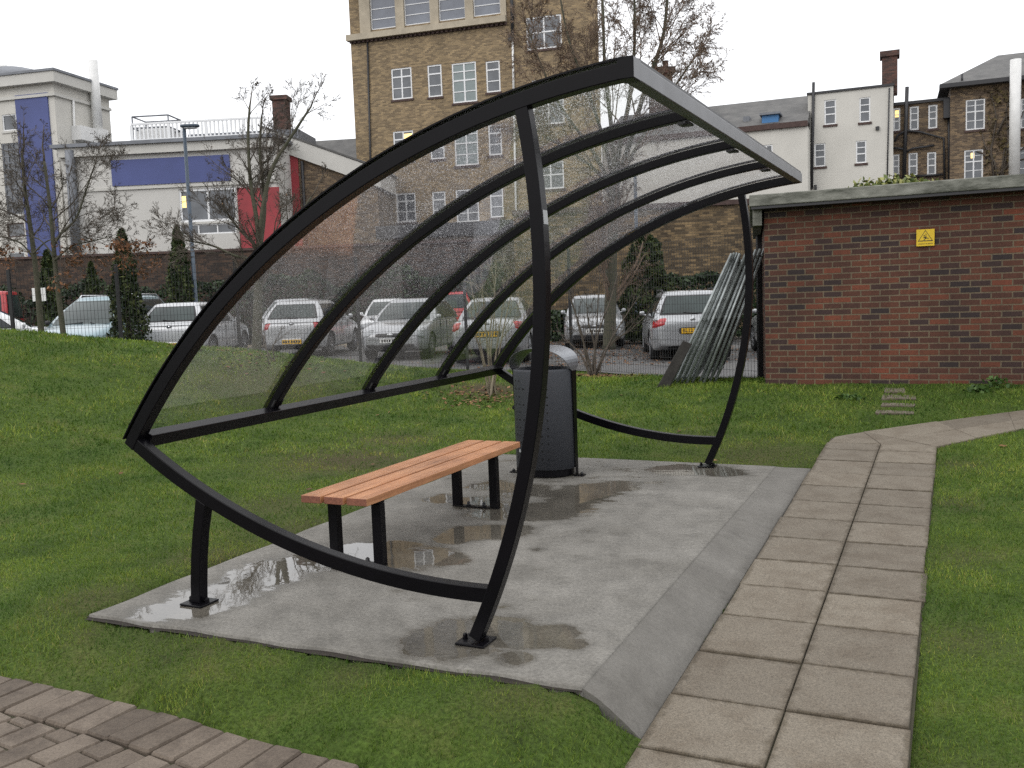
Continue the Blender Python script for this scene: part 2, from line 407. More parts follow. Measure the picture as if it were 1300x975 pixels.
for t_ in (0,.35,.7,1,1.6,2):
    a_=ext(F0,F1,t_); C3(a_.x,a_.y-.02,a_.z-.012); a_=ext(B0,B1,t_); C3(a_.x,a_.y+.02,a_.z-.010)
for x in (-2.4,-.5,2,4,6.5): C3(x,12.35,.31)
C3(2.5,11.6,.25); C3(5,11.7,.27)
C3(-2.2,10.6,.14); C3(.5,11.4,.22); C3(-3.4,10.2,.06)
Cp(963,481,14.7); Cp(900,487,13.0); Cp(845,486,13.2)
Cp(723,471,18.2); Cp(810,473,17.6); Cp(640,472,18.0); Cp(545,471,17.6)
Cp(460,462,15.5); Cp(400,458,14.8); Cp(330,450,14.5); Cp(260,444,14.4); Cp(200,437,14.4); Cp(100,428,14.4); Cp(0,419,14.4); Cp(-140,408,14.4); Cp(-320,400,14.4)
for xc in (-14,-11,-8.5,-6,-4.5,-3,-1.5,0,2): Cc(xc,18.6,float(zpark(xc))-.02); 
for xc in (-14,-11,-8.5,-6,-4.5): Cc(xc,17.6,float(zpark(xc))+.25)
Cc(5,18.6,.2); Cc(9,18.6,.3); Cc(-13,7,.55); Cc(-9,5,.05); Cc(-13,0,-.1); Cc(0,-1,-.2); Cc(8,0,-.2); Cc(10,8,.0); Cc(-3,11,.14); Cc(-1,12.5,.1)
ctrl=np.array(ctrl)
def tps_fit(c, lam=.0015):
    n=len(c); d=np.hypot(c[:,None,0]-c[None,:,0],c[:,None,1]-c[None,:,1]); K=np.where(d>0,d*d*np.log(d+1e-12),0)+lam*np.eye(n)
    P=np.c_[np.ones(n),c[:,:2]]; A=np.block([[K,P],[P.T,np.zeros((3,3))]])
    return np.linalg.solve(A,np.r_[c[:,2],0,0,0])
_w=tps_fit(ctrl)
def tps(xy):
    o=np.empty(len(xy))
    for i in range(0,len(xy),20000):
        q=xy[i:i+20000]; d=np.hypot(q[:,None,0]-ctrl[None,:,0],q[:,None,1]-ctrl[None,:,1])
        o[i:i+20000]=np.where(d>0,d*d*np.log(d+1e-12),0)@_w[:-3]+_w[-3]+q@_w[-2:]
    return o
GX0,GX1,GY0,GY1,GS=-15.0,11.0,-1.2,18.5,.1
gx=np.arange(GX0,GX1+.01,GS); gy=np.arange(GY0,GY1+.01,GS)
_gx,_gy=np.meshgrid(gx,gy)
ca,sa=math.cos(YAW),math.sin(YAW)
GXY=np.stack([(_gx*ca-_gy*sa).ravel(),(_gx*sa+_gy*ca).ravel()],1)
GZ=tps(GXY)
def fnoise(xy,s,seed=0):
    return np.array([noise.noise(Vector((x*s+seed,y*s-seed,seed*.7))) for x,y in xy])
from mathutils import noise
FQ0,FQ1=at(723,471,18.35),at(966,480,14.6)
BEYOND=[(FQ0.x,FQ0.y),(FQ1.x,FQ1.y),tuple(cg(12,14.2))[:2],tuple(cg(12,19))[:2],tuple(cg(1.2,19))[:2]]
def segdist(P,poly):
    d=np.full(len(P),1e9); n=len(poly)
    for i in range(n):
        a=np.array(poly[i][:2],float); b=np.array(poly[(i+1)%n][:2],float); ab=b-a; t=np.clip(((P-a)@ab)/(ab@ab+1e-12),0,1)
        d=np.minimum(d,np.hypot(*(P-a-t[:,None]*ab).T))
    return d
JOIN=[SLAB[0],SLAB[1],RAMP[1],(-.85,3.46),(-.85,8.40),RAMP[2],SLAB[2],SLAB[3]]
PATHALL=[(-1.12,-2.2),(-.137,-2.2),(-.142,9.48),tuple(F0),tuple(ext(F0,F1,2.4)),tuple(ext(B0,B1,2.0)),tuple(B0),(-1.06,9.95),(-1.12,9.7)]
zfix=np.full(len(GXY),9.0); near=np.full(len(GXY),1e9)
for pl in (JOIN,PATHALL,PAVE):
    d_=segdist(GXY,pl); near=np.minimum(near,d_); ins=inpoly(GXY,pl); sd_=np.where(ins,d_,-d_)
    zp_=np.where((GXY[:,1]<9.6)&(GXY[:,0]<-.05),zpath(GXY[:,1]),_bp[0]+_bp[1]*GXY[:,0]+_bp[2]*GXY[:,1])
    if pl is JOIN: rim_=np.full(len(GXY),-.022); deep=np.full(len(GXY),-.34); tt_=np.clip((GXY[:,0]+1.36)/.235,0,1); rim_=np.where((GXY[:,0]>-1.36),np.where(GXY[:,1]<3.6,-.010-.172*tt_,-.24),rim_)
    elif pl is PATHALL: rim_=np.where(sd_>0,zp_-.018,zp_+.002); deep=zp_-.11
    else: rim_=np.full(len(GXY),PZ-.018); deep=np.full(len(GXY),PZ-.12)
    zfix=np.where(sd_>.06,np.minimum(zfix,deep),np.where(sd_>-.055,np.minimum(zfix,rim_),zfix))
bey=inpoly(GXY,BEYOND)
GZ+= .018*fnoise(GXY,1.3,3)*np.clip(near/.5,0,1)
GZ2=np.minimum(GZ,zfix)-np.where(bey,.3,0)
GZtop=np.where(zfix<8,np.maximum(GZ2,GZ-.05),GZ).reshape(_gx.shape)
def zlawn(xy):
    xy=np.asarray(xy,float).reshape(-1,2)
    xc=xy[:,0]*ca+xy[:,1]*sa; yc=-xy[:,0]*sa+xy[:,1]*ca
    i=np.clip((xc-GX0)/GS,0,len(gx)-1.001); j=np.clip((yc-GY0)/GS,0,len(gy)-1.001)
    i0=i.astype(int); j0=j.astype(int); u=i-i0; v=j-j0; Z=GZtop
    return (Z[j0,i0]*(1-u)+Z[j0,i0+1]*u)*(1-v)+(Z[j0+1,i0]*(1-u)+Z[j0+1,i0+1]*u)*v
def zl(x,y): return float(zlawn([(x,y)])[0])
def lawnat(px,py,d0=None):
    """where the sight line of a pixel meets the lawn"""
    r=ray(px,py); t=2.0
    while t<40:
        p=CAM+r*t
        if zl(p.x,p.y)>=p.z: return p
        t+=.02
    return CAM+r*18
# worn, muddy places in the turf: (world x, y, radius, strength)
def spot(px,py,z,r,s): p=onz(px,py,z); return (p.x,p.y,r,s)
MUD=[spot(440,585,-.02,.85,.75),spot(500,560,-.02,.6,.55),spot(350,640,-.02,.55,.45),spot(960,575,.02,.7,.5),spot(880,560,.02,.5,.35),spot(620,505,.1,.6,.95),
     spot(760,478,.1,.9,.95),spot(320,690,-.02,.5,.35),spot(330,470,.7,1.2,.5),spot(250,820,-.07,.7,.25)]
MUD+=[(-4.35,3.6+.9*i,.28+.1*(i%3),.5) for i in range(6)]+[(-4.0+.8*i,3.28,.16+.05*(i%2),.42) for i in range(4)]+[(.05,1.0+1.3*i,.22,.4) for i in range(7)]
def mud(xy):
    m_=np.zeros(len(xy))
    for x,y,r,s in MUD: m_=np.maximum(m_, s*np.exp(-((xy[:,0]-x)**2+(xy[:,1]-y)**2)/(r*r)))
    return m_
nyy,nxx=_gx.shape; idx=np.arange(nyy*nxx).reshape(nyy,nxx)
F4=np.stack([idx[:-1,:-1],idx[:-1,1:],idx[1:,1:],idx[1:,:-1]],-1).reshape(-1,4)
ma,nt,b,L=newmat('turf_soil')
a_=N(nt,'Attribute'); a_.attribute_name='rnd'; tc=N(nt,'TexCoord')
n1=N(nt,'TexNoise'); n1.inputs['Scale'].default_value=2.2; n1.inputs['Detail'].default_value=8; n1.inputs['Roughness'].default_value=.7; L(tc.outputs['Object'],n1.inputs['Vector'])
r1=ramp(nt,[(.3,(.030,.050,.010)),(.52,(.055,.088,.016)),(.72,(.090,.100,.028))]); L(n1.outputs[0],r1.inputs[0])
n2=N(nt,'TexNoise'); n2.inputs['Scale'].default_value=60; n2.inputs['Detail'].default_value=4; L(tc.outputs['Object'],n2.inputs['Vector'])
r2=ramp(nt,[(.3,.55),(.7,1.3)]); L(n2.outputs[0],r2.inputs[0])
mm=N(nt,'Mix',data_type='RGBA'); L(a_.outputs['Fac'],mm.inputs[0]); L(r1.outputs[0],mm.inputs[6]); mm.inputs[7].default_value=(.062,.046,.026,1)
mu=N(nt,'Mix',data_type='RGBA',blend_type='MULTIPLY'); mu.inputs[0].default_value=1; L(mm.outputs[2],mu.inputs[6]); L(r2.outputs[0],mu.inputs[7])
L(mu.outputs[2],b.inputs['Base Color']); b.inputs['Roughness'].default_value=.95; b.inputs['Specular IOR Level'].default_value=.15
bp=N(nt,'Bump'); bp.inputs['Strength'].default_value=.8; bp.inputs['Distance'].default_value=.02; L(n2.outputs[0],bp.inputs['Height']); L(bp.outputs[0],b.inputs['Normal'])
lawn=struct(npmesh('lawn',np.c_[GXY,GZ2],F4,4,'turf_soil',np.clip(mud(GXY)*1.1,0,1),smooth=True))
# ---- far ground and car park
g=MB(); g.add([cg(-500,-400,-.75),cg(500,-400,-.75),cg(500,600,-.75),cg(-500,600,-.75)],[(0,1,2,3)]); struct(g.build('ground','far_ground'))
ma,nt,b,L=newmat('asphalt'); tc=N(nt,'TexCoord')
n1=N(nt,'TexNoise'); n1.inputs['Scale'].default_value=.6; n1.inputs['Detail'].default_value=7; L(tc.outputs['Object'],n1.inputs['Vector'])
r1=ramp(nt,[(.35,(.055,.055,.057)),(.65,(.105,.103,.10))]); L(n1.outputs[0],r1.inputs[0]); L(r1.outputs[0],b.inputs['Base Color'])
r2=ramp(nt,[(.4,.35),(.6,.8)]); L(n1.outputs[0],r2.inputs[0]); L(r2.outputs[0],b.inputs['Roughness'])
g=MB()
def zp3(xc,yc): return cg(xc,yc,float(zpark(xc)))
def c3(p): xc=p.x*ca+p.y*sa; yc=-p.x*sa+p.y*ca; return xc,yc
x0,y0=c3(FQ0); x1,y1=c3(FQ1)
for xa,xb,ya,yb in [(-45,-12,18.42,18.42),(-12,x0,18.42,18.42),(x0,x1,y0+.08,y1+.05),(x1,6,y1+.05,14.6),(6,45,14.6,14.6)]:
    g.add([zp3(xa,ya),zp3(xb,yb),zp3(xb,34),zp3(xa,34)],[(0,1,2,3)])
struct(g.build('car_park','asphalt'))
g=MB(); pa,pb=cg(-40,30.0),cg(40,30.0)
g.box(cg(0,31.0,.12),(80,2.2,.34),Matrix.Rotation(YAW,3,'Z')); struct(g.build('planting_bed','soil'))
g=MB(); g.box(cg(0,29.82,.16),(80,.14,.34),Matrix.Rotation(YAW,3,'Z')); struct(g.build('kerb','stone_sill'))
# ---- concrete slab with standing water
DX,DY=.025,.025
sx=np.linspace(0,1,112); sy=np.linspace(0,1,203); U,V=np.meshgrid(sx,sy)
q=[np.array(p) for p in SLAB]
P=( (1-U)[...,None]*(1-V)[...,None]*q[0]+U[...,None]*(1-V)[...,None]*q[1]+U[...,None]*V[...,None]*q[2]+(1-U)[...,None]*V[...,None]*q[3])
jit=.012*np.sin(V*37)*np.sin(V*11+1); P[:,0,0]+=jit[:,0]; P[0,:,1]+=.010*np.sin(sx*31)*np.sin(sx*9)
P=P.reshape(-1,2)
WETPX=[(205,775,.15),(245,768,.20),(285,752,.21),(320,738,.22),(355,724,.24),(395,714,.25),(432,708,.24),(470,706,.24),(505,706,.22),(540,708,.2),(565,712,.13),(500,694,.16),(445,698,.15),
  (560,634,.16),(600,638,.22),(640,648,.26),(625,616,.2),(690,648,.30),(740,628,.32),(775,618,.24),(665,622,.24),(600,676,.2),(640,674,.2),(580,682,.14),
  (560,812,.15),(590,806,.19),(625,806,.2),(660,808,.17),(690,812,.12),(640,796,.14),(572,828,.11),(538,826,.09),(708,802,.10),(728,818,.07),(655,836,.08),(615,790,.10),(860,595,.26),(895,596,.26),(925,600,.17)]
wet=np.zeros(len(P))
for px,py,r in WETPX:
    c=onz(px,py); wet=np.maximum(wet,1-np.hypot(P[:,0]-c.x,P[:,1]-c.y)/(r*1.75))
sp=rng.uniform(0,1,(60,3))
for u,v,k in sp:                                        # small damp spots still drying
    cx=-1.5-u*1.5; cy=3.9+v*3.2; wet=np.maximum(wet,(.32-np.hypot((P[:,0]-cx)*1.0,(P[:,1]-cy)*1.0)/(.16+.25*k)))
wet=np.maximum(wet,np.clip(.26-.0*P[:,0],0,1)*(P[:,1]>6.2)*np.clip((P[:,1]-6.2)/1.2,0,1)*np.clip((-1.7-P[:,0])*2,0,1))
ny_,nx_=U.shape; ii=np.arange(ny_*nx_).reshape(ny_,nx_)
F=[np.stack([ii[:-1,:-1],ii[:-1,1:],ii[1:,1:],ii[1:,:-1]],-1).reshape(-1,4)]
V3=np.c_[P,np.zeros(len(P))]; nb=len(V3)
loop=np.r_[ii[0,:],ii[1:,-1],ii[-1,-2::-1],ii[-2:0:-1,0]]
low=V3[loop].copy(); low[:,2]=-.22
V3=np.r_[V3,low]; k=len(loop); lo=nb+np.arange(k)
F.append(np.stack([loop,lo,np.roll(lo,-1),np.roll(loop,-1)],-1))
wet=np.r_[wet,np.zeros(k)]
def concrete(name,c_lo,c_hi,fine):
    ma,nt,b,L=newmat(name); tc=N(nt,'TexCoord'); O=tc.outputs['Object']
    a=N(nt,'Attribute'); a.attribute_name='rnd'
    n1=N(nt,'TexNoise'); n1.inputs['Scale'].default_value=1.6; n1.inputs['Detail'].default_value=8; n1.inputs['Roughness'].default_value=.68; L(O,n1.inputs['Vector'])
    r1=ramp(nt,[(.3,c_lo),(.7,c_hi)]); L(n1.outputs[0],r1.inputs[0])
    n2=N(nt,'TexNoise'); n2.inputs['Scale'].default_value=55; n2.inputs['Detail'].default_value=6; n2.inputs['Roughness'].default_value=.7; L(O,n2.inputs['Vector'])
    r2=ramp(nt,[(.28,1-fine),(.72,1+fine)]); L(n2.outputs[0],r2.inputs[0])
    mu=N(nt,'Mix',data_type='RGBA',blend_type='MULTIPLY'); mu.inputs[0].default_value=1; L(r1.outputs[0],mu.inputs[6]); L(r2.outputs[0],mu.inputs[7])
    n6=N(nt,'TexNoise'); n6.inputs['Scale'].default_value=6.5; n6.inputs['Detail'].default_value=9; n6.inputs['Roughness'].default_value=.75; L(O,n6.inputs['Vector'])
    r6=ramp(nt,[(.34,.72),(.5,1.0),(.66,1.22)]); L(n6.outputs[0],r6.inputs[0]); mu6=N(nt,'Mix',data_type='RGBA',blend_type='MULTIPLY'); mu6.inputs[0].default_value=fine*2.2; L(mu.outputs[2],mu6.inputs[6]); L(r6.outputs[0],mu6.inputs[7]); mu=mu6
    mp=N(nt,'Mapping'); mp.inputs['Rotation'].default_value=(0,0,-YAW); mp.inputs['Scale'].default_value=(2.6,5.2,1); L(O,mp.inputs[0])
    n3=N(nt,'TexNoise'); n3.inputs['Scale'].default_value=1.0; n3.inputs['Detail'].default_value=6; n3.inputs['Roughness'].default_value=.70; L(mp.outputs[0],n3.inputs['Vector'])
    s=N(nt,'Math',operation='MULTIPLY_ADD'); s.inputs[1].default_value=1.35; s.inputs[2].default_value=-.675; L(n3.outputs[0],s.inputs[0])
    w=N(nt,'Math',operation='ADD'); L(a.outputs['Fac'],w.inputs[0]); L(s.outputs[0],w.inputs[1])
    damp=N(nt,'MapRange',interpolation_type='SMOOTHSTEP'); damp.inputs[1].default_value=.08; damp.inputs[2].default_value=.40; L(w.outputs[0],damp.inputs[0])
    pud=N(nt,'MapRange',interpolation_type='SMOOTHSTEP'); pud.inputs[1].default_value=.34; pud.inputs[2].default_value=.46; L(w.outputs[0],pud.inputs[0])
    dk=N(nt,'Mix',data_type='RGBA',blend_type='MULTIPLY'); L(damp.outputs[0],dk.inputs[0]); L(mu.outputs[2],dk.inputs[6]); dk.inputs[7].default_value=(.66,.645,.615,1)
    dp=N(nt,'Mix',data_type='RGBA',blend_type='MULTIPLY'); L(pud.outputs[0],dp.inputs[0]); L(dk.outputs[2],dp.inputs[6]); dp.inputs[7].default_value=(.90,.885,.86,1)
    L(dp.outputs[2],b.inputs['Base Color'])
    ro=N(nt,'MapRange'); ro.inputs[3].default_value=.85; ro.inputs[4].default_value=.42; L(damp.outputs[0],ro.inputs[0])
    rp=N(nt,'Mix',data_type='FLOAT'); L(pud.outputs[0],rp.inputs[0]); L(ro.outputs[0],rp.inputs[2]); rp.inputs[3].default_value=.02; L(rp.outputs[0],b.inputs['Roughness'])
    sp_=N(nt,'Mix',data_type='FLOAT'); L(pud.outputs[0],sp_.inputs[0]); sp_.inputs[2].default_value=.4; sp_.inputs[3].default_value=.75; L(sp_.outputs[0],b.inputs['Specular IOR Level'])
    inv=N(nt,'Math',operation='SUBTRACT'); inv.inputs[0].default_value=1; L(pud.outputs[0],inv.inputs[1])
    st=N(nt,'Math',operation='MULTIPLY'); st.inputs[1].default_value=.35; L(inv.outputs[0],st.inputs[0])
    bp=N(nt,'Bump'); bp.inputs['Distance'].default_value=.01; L(st.outputs[0],bp.inputs['Strength']); L(n2.outputs[0],bp.inputs['Height'])
    n4=N(nt,'TexNoise'); n4.inputs['Scale'].default_value=8; n4.inputs['Detail'].default_value=2; L(O,n4.inputs['Vector'])
    b2=N(nt,'Bump'); b2.inputs['Strength'].default_value=.03; b2.inputs['Distance'].default_value=.01; L(n4.outputs[0],b2.inputs['Height']); L(bp.outputs[0],b2.inputs['Normal'])
    L(b2.outputs[0],b.inputs['Normal'])
concrete('slab_concrete',(.112,.105,.092),(.20,.19,.172),.34)
concrete('ramp_concrete',(.108,.101,.090),(.160,.152,.138),.16)
SLABV=V3
struct(npmesh('concrete_slab',V3,np.concatenate(F),4,'slab_concrete',wet))
# dark soil strip: shade under the slab's cut edge put into the colour
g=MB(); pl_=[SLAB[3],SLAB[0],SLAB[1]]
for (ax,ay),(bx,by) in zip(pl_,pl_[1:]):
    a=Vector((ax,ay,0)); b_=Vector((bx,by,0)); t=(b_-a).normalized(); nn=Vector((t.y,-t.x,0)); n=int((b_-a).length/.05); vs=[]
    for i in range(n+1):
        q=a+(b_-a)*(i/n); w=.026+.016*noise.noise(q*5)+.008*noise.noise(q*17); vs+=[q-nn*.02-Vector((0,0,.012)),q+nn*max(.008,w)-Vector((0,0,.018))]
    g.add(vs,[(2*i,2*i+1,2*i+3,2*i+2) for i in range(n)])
struct(g.build('soil_shade_edge','soil'))
# ---- mortar ramp between slab and path
vr=[];fr=[];n=60
for i in range(n+1):
    t=i/n; a=Vector(RAMP[0]).lerp(Vector(RAMP[3]),t); c=Vector(RAMP[1]).lerp(Vector(RAMP[2]),t)
    zz=zpath(c.y)-.002
    zz=min(zz,-.002)
    for s in range(5):
        u=s/4; p=a.lerp(c,u); z=-.003+(zz+.003)*(u**1.15)
        if s==0: p.x-=.004
        vr.append((p.x,p.y+ (0 if 0<i<n else 0),z+ .003*math.sin(t*23+u*3)*(0<s<4)))
    vr.append((c.x,c.y,zz-.2)); 
for i in range(n):
    for s in range(5): a=i*6+s; fr.append((a,a+1,a+7,a+6))
vr=np.array(vr); struct(npmesh('mortar_ramp',vr,np.array(fr),4,'ramp_concrete',np.full(len(vr),.06)))
g=MB(); top=[tuple(v) for v in vr[:5]]; g.add(top+[(v[0],v[1],-.4) for v in top],[(i,5+i,6+i,i+1) for i in range(4)]); struct(g.build('ramp_end','ramp_concrete'))
# ---- paving slab path
def islandmat(name,stops,fine=.2,fs=60,blot=None,rough=.85,joints=False):
    ma,nt,b,L=newmat(name); tc=N(nt,'TexCoord'); O=tc.outputs['Object']; ge=N(nt,'NewGeometry')
    r=ramp(nt,stops); L(ge.outputs['Random Per Island'],r.inputs[0])
    n=N(nt,'TexNoise'); n.inputs['Scale'].default_value=fs; n.inputs['Detail'].default_value=6; n.inputs['Roughness'].default_value=.75; L(O,n.inputs['Vector'])
    r2=ramp(nt,[(.3,1-fine),(.7,1+fine)]); L(n.outputs[0],r2.inputs[0])
    mu=N(nt,'Mix',data_type='RGBA',blend_type='MULTIPLY'); mu.inputs[0].default_value=1; L(r.outputs[0],mu.inputs[6]); L(r2.outputs[0],mu.inputs[7])
    n3=N(nt,'TexNoise'); n3.inputs['Scale'].default_value=4.5; n3.inputs['Detail'].default_value=9; n3.inputs['Roughness'].default_value=.72; L(O,n3.inputs['Vector'])
    r3=ramp(nt,[(.34,blot or (.55,.52,.5)),(.56,(1,1,1))]); L(n3.outputs[0],r3.inputs[0])
    m2=N(nt,'Mix',data_type='RGBA',blend_type='MULTIPLY'); m2.inputs[0].default_value=1; L(mu.outputs[2],m2.inputs[6]); L(r3.outputs[0],m2.inputs[7])
    colr=m2.outputs[2]
    if joints:                                # dirt and moss gathered along the slab joints
        sx_=N(nt,'SeparateXYZ'); L(O,sx_.inputs[0])
        def mth(op,a=None,b_=None,**k):
            q=N(nt,'Math',operation=op)
            for i_,v_ in enumerate((a,b_)):
                if v_ is None: continue
                if hasattr(v_,'links'): L(v_,q.inputs[i_])
                else: q.inputs[i_].default_value=v_
            return q.outputs[0]
        fy=mth('FRACT',mth('MULTIPLY',mth('ADD',sx_.outputs[1],-3.887+.4855*40),1/.4855)); dy=mth('MULTIPLY',mth('MINIMUM',fy,mth('SUBTRACT',1.0,fy)),.4855)
        dx=mth('MINIMUM',mth('MINIMUM',mth('ABSOLUTE',mth('ADD',sx_.outputs[0],1.118)),mth('ABSOLUTE',mth('ADD',sx_.outputs[0],.632))),mth('ABSOLUTE',mth('ADD',sx_.outputs[0],.14)))
        nj=N(nt,'TexNoise'); nj.inputs['Scale'].default_value=16; nj.inputs['Detail'].default_value=6; L(O,nj.inputs['Vector'])
        d_=mth('ADD',mth('MINIMUM',dx,dy),mth('MULTIPLY',mth('SUBTRACT',nj.outputs[0],.5),.09)); d_=mth('ADD',d_,mth('MULTIPLY',mth('GREATER_THAN',sx_.outputs[1],9.5),9.0))
        mr=N(nt,'MapRange',interpolation_type='SMOOTHSTEP'); mr.inputs[1].default_value=.034; mr.inputs[2].default_value=.0; L(d_,mr.inputs[0])
        mj=N(nt,'Mix',data_type='RGBA',blend_type='MULTIPLY'); L(mr.outputs[0],mj.inputs[0]); L(colr,mj.inputs[6]); mj.inputs[7].default_value=(.58,.55,.49,1); colr=mj.outputs[2]
        gr=N(nt,'TexNoise'); gr.inputs['Scale'].default_value=160; gr.inputs['Detail'].default_value=2; L(O,gr.inputs['Vector'])
        rg=ramp(nt,[(.36,.62),(.5,1.0),(.68,1.25)]); L(gr.outputs[0],rg.inputs[0])
        mg=N(nt,'Mix',data_type='RGBA',blend_type='MULTIPLY'); mg.inputs[0].default_value=.8; L(colr,mg.inputs[6]); L(rg.outputs[0],mg.inputs[7]); colr=mg.outputs[2]
    L(colr,b.inputs['Base Color']); b.inputs['Roughness'].default_value=rough
    bp=N(nt,'Bump'); bp.inputs['Strength'].default_value=.4; bp.inputs['Distance'].default_value=.006; L(n.outputs[0],bp.inputs['Height']); L(bp.outputs[0],b.inputs['Normal'])
islandmat('path_slab',[(0,(.132,.112,.086)),(.5,(.154,.131,.101)),(1,(.176,.151,.117))],fine=.26,fs=75,blot=(.74,.70,.66),joints=True)
islandmat('paver',[(0,(.086,.066,.049)),(.5,(.116,.091,.069)),(1,(.145,.116,.090))],fine=.34,fs=95)
plain('joint_moss',(.040,.040,.017),rough=.95,c2=(.026,.019,.013),scale=9,bump=.5)
g=MB()
def slabquad(g,p,th=.05,gap=.0038,dz=0):
    c=sum((Vector(x) for x in p),Vector())/len(p)
    tx,ty=random.uniform(-.004,.004),random.uniform(-.004,.004)
    top=[]
    for v in p:
        v=Vector(v); w=v+(c-v).normalized()*gap*1.4; w.z=v.z+dz+tx*(v.x-c.x)*2+ty*(v.y-c.y)*2; top.append(w)
    k=len(p)
    rim=[v+(v-c).normalized()*.004-Vector((0,0,.006)) for v in top]
    bot=[v-Vector((0,0,th)) for v in rim]
    n=k
    g.add(top+rim+bot,[tuple(range(n))]+[(n+i,n+(i+1)%n,(i+1)%n,i) for i in range(n)]+[(2*n+i,2*n+(i+1)%n,n+(i+1)%n,n+i) for i in range(n)])
j=3.887-.4855*12
ys=[j+.4855*k for k in range(24)]; ys[-1]=9.55
for y0,y1 in zip(ys,ys[1:]):
    for x0,x1 in ((-1.118,-.634),(-.630,-.140)):
        s=random.uniform(-.012,.012)*(x0>-1); e=random.uniform(-.008,.008)
        a0=x0+(random.uniform(-.008,.008) if x0<-1 else 0); a1=x1+(random.uniform(-.012,.012) if x0>-1 else 0)
        slabquad(g,[(a0,y0+.006,zpath(y0)),(a1,y0+.006+s*.3,zpath(y0)),(a1,y1-.006+s*.3,zpath(y1)),(a0,y1-.006,zpath(y1))],dz=random.uniform(-.003,.004))
Fv=lambda t:ext(F0,F1,t); Bv=lambda t:ext(B0,B1,t)
slabquad(g,[(-1.112,9.56,.05),(-.640,9.56,.05),Bv(0)-Vector((0,0,.004)),(-1.00,9.97,.062),(-1.085,9.86,.058)])
slabquad(g,[(-.632,9.56,.05),(-.142,9.52,.048),F0,B0])
for k in range(5):
    t0,t1=k*.45,(k+1)*.45
    for u0,u1 in ((0,.5),(.5,1)):
        slabquad(g,[Fv(t0).lerp(Bv(t0),u0),Fv(t1).lerp(Bv(t1),u0),Fv(t1).lerp(Bv(t1),u1),Fv(t0).lerp(Bv(t0),u1)],dz=random.uniform(-.003,.003),gap=.003)
struct(g.build('footpath','path_slab'))
g=MB(); zz=-.014
g.add([(-1.116,-2.2,zpath(-2.2)+zz),(-.138,-2.2,zpath(-2.2)+zz),(-.138,9.55,zpath(9.55)+zz),(-1.116,9.85,zpath(9.85)+zz)],[(0,1,2,3)])
g.add([(-1.09,9.60,.035),(-.140,9.50,.035),F0-Vector((0,0,.014)),Fv(2.4)-Vector((0,0,.014)),Bv(2.0)-Vector((0,0,.014)),B0-Vector((0,0,.014)),(-1.0,9.93,.035)],[(0,1,2,3,4,5,6)])
struct(g.build('path_bedding','joint_moss'))
# stepping stones sunk in the grass in front of the shed
for px0,px1,py,lab in [(1111,1160,527,'nearest of the sunken stepping stones in the grass, closest to the path'),(1118,1161,517.5,'second sunken stepping stone from the path, between two others'),(1119,1163,508.5,'third sunken stepping stone from the path, nearer the brick shed'),(1123,1150,500,'mostly overgrown stepping stone closest to the brick shed')]:
    a,c=lawnat(px0,py),lawnat(px1,py); d=(c-a); d.z=0; d.normalize(); bk=Vector((-d.y,d.x,0)); zz=(a.z+c.z)/2
    g=MB(); g.hexa([a-bk*.0-Vector((0,0,.05)),c-Vector((0,0,.05)),c+bk*.34-Vector((0,0,.05)),a+bk*.34-Vector((0,0,.05))],[Vector((v.x,v.y,zz+.022+h)) for v,h in ((a,0),(c,0),(c+bk*.34,.015),(a+bk*.34,.015))])
    tag(g.build('stepping_stone','path_slab',loc=((a+c)/2),bevel=.006),lab,'stepping stone','stepping stones in the lawn')
# ---- block paving
g=MB()
def paver(cx,cy,ux,uy,l,w,z,jt=.004):
    a=math.atan2(uy,ux)+random.uniform(-.03,.03); c,s=math.cos(a),math.sin(a)
    dz=random.uniform(-.004,.004); tx,ty=random.uniform(-.02,.02),random.uniform(-.02,.02)
    def pt(x,y,h): return Vector((cx+x*c-y*s,cy+x*s+y*c,z+dz+h+tx*x+ty*y))
    l/=2; w/=2; ch=.006; r=[(l,w),(-l,w),(-l,-w),(l,-w)]
    rr=[]
    for (x,y) in r:                          # worn corners
        k=random.uniform(.003,.008); sx_=math.copysign(1,x); sy_=math.copysign(1,y)
        p1,p2=(x-sx_*k,y),(x,y-sy_*k)
        rr+= [p2,p1] if sx_*sy_>0 else [p1,p2]
    n=8
    top=[pt(x*(1-ch/l),y*(1-ch/w),0) for x,y in rr]; rim=[pt(x,y,-.010) for x,y in rr]; bot=[pt(x,y,-.06) for x,y in rr]
    g.add(top+rim+bot,[tuple(range(n))]+[(n+i,n+(i+1)%n,(i+1)%n,i) for i in range(n)]+[(2*n+i,2*n+(i+1)%n,n+(i+1)%n,n+i) for i in range(n)])
EA=np.array([(p.x,p.y) for p in ES])
for i in range(1,len(ES)-1):
    t=(ES[i+1]-ES[i-1]).normalized(); nn=Vector((t.y,-t.x,0))
    p=ES[i]+nn*.136; paver(p.x,p.y,nn.x,nn.y,.266+random.uniform(-.008,.008),.129,PZ+.004)
mid=len(ES)//2; tm=(ES[mid+1]-ES[mid-1]).normalized(); nm=Vector((tm.y,-tm.x,0))
tm=Matrix.Rotation(R(-9),3,'Z')@tm; nm=Vector((tm.y,-tm.x,0)); o=ES[mid]
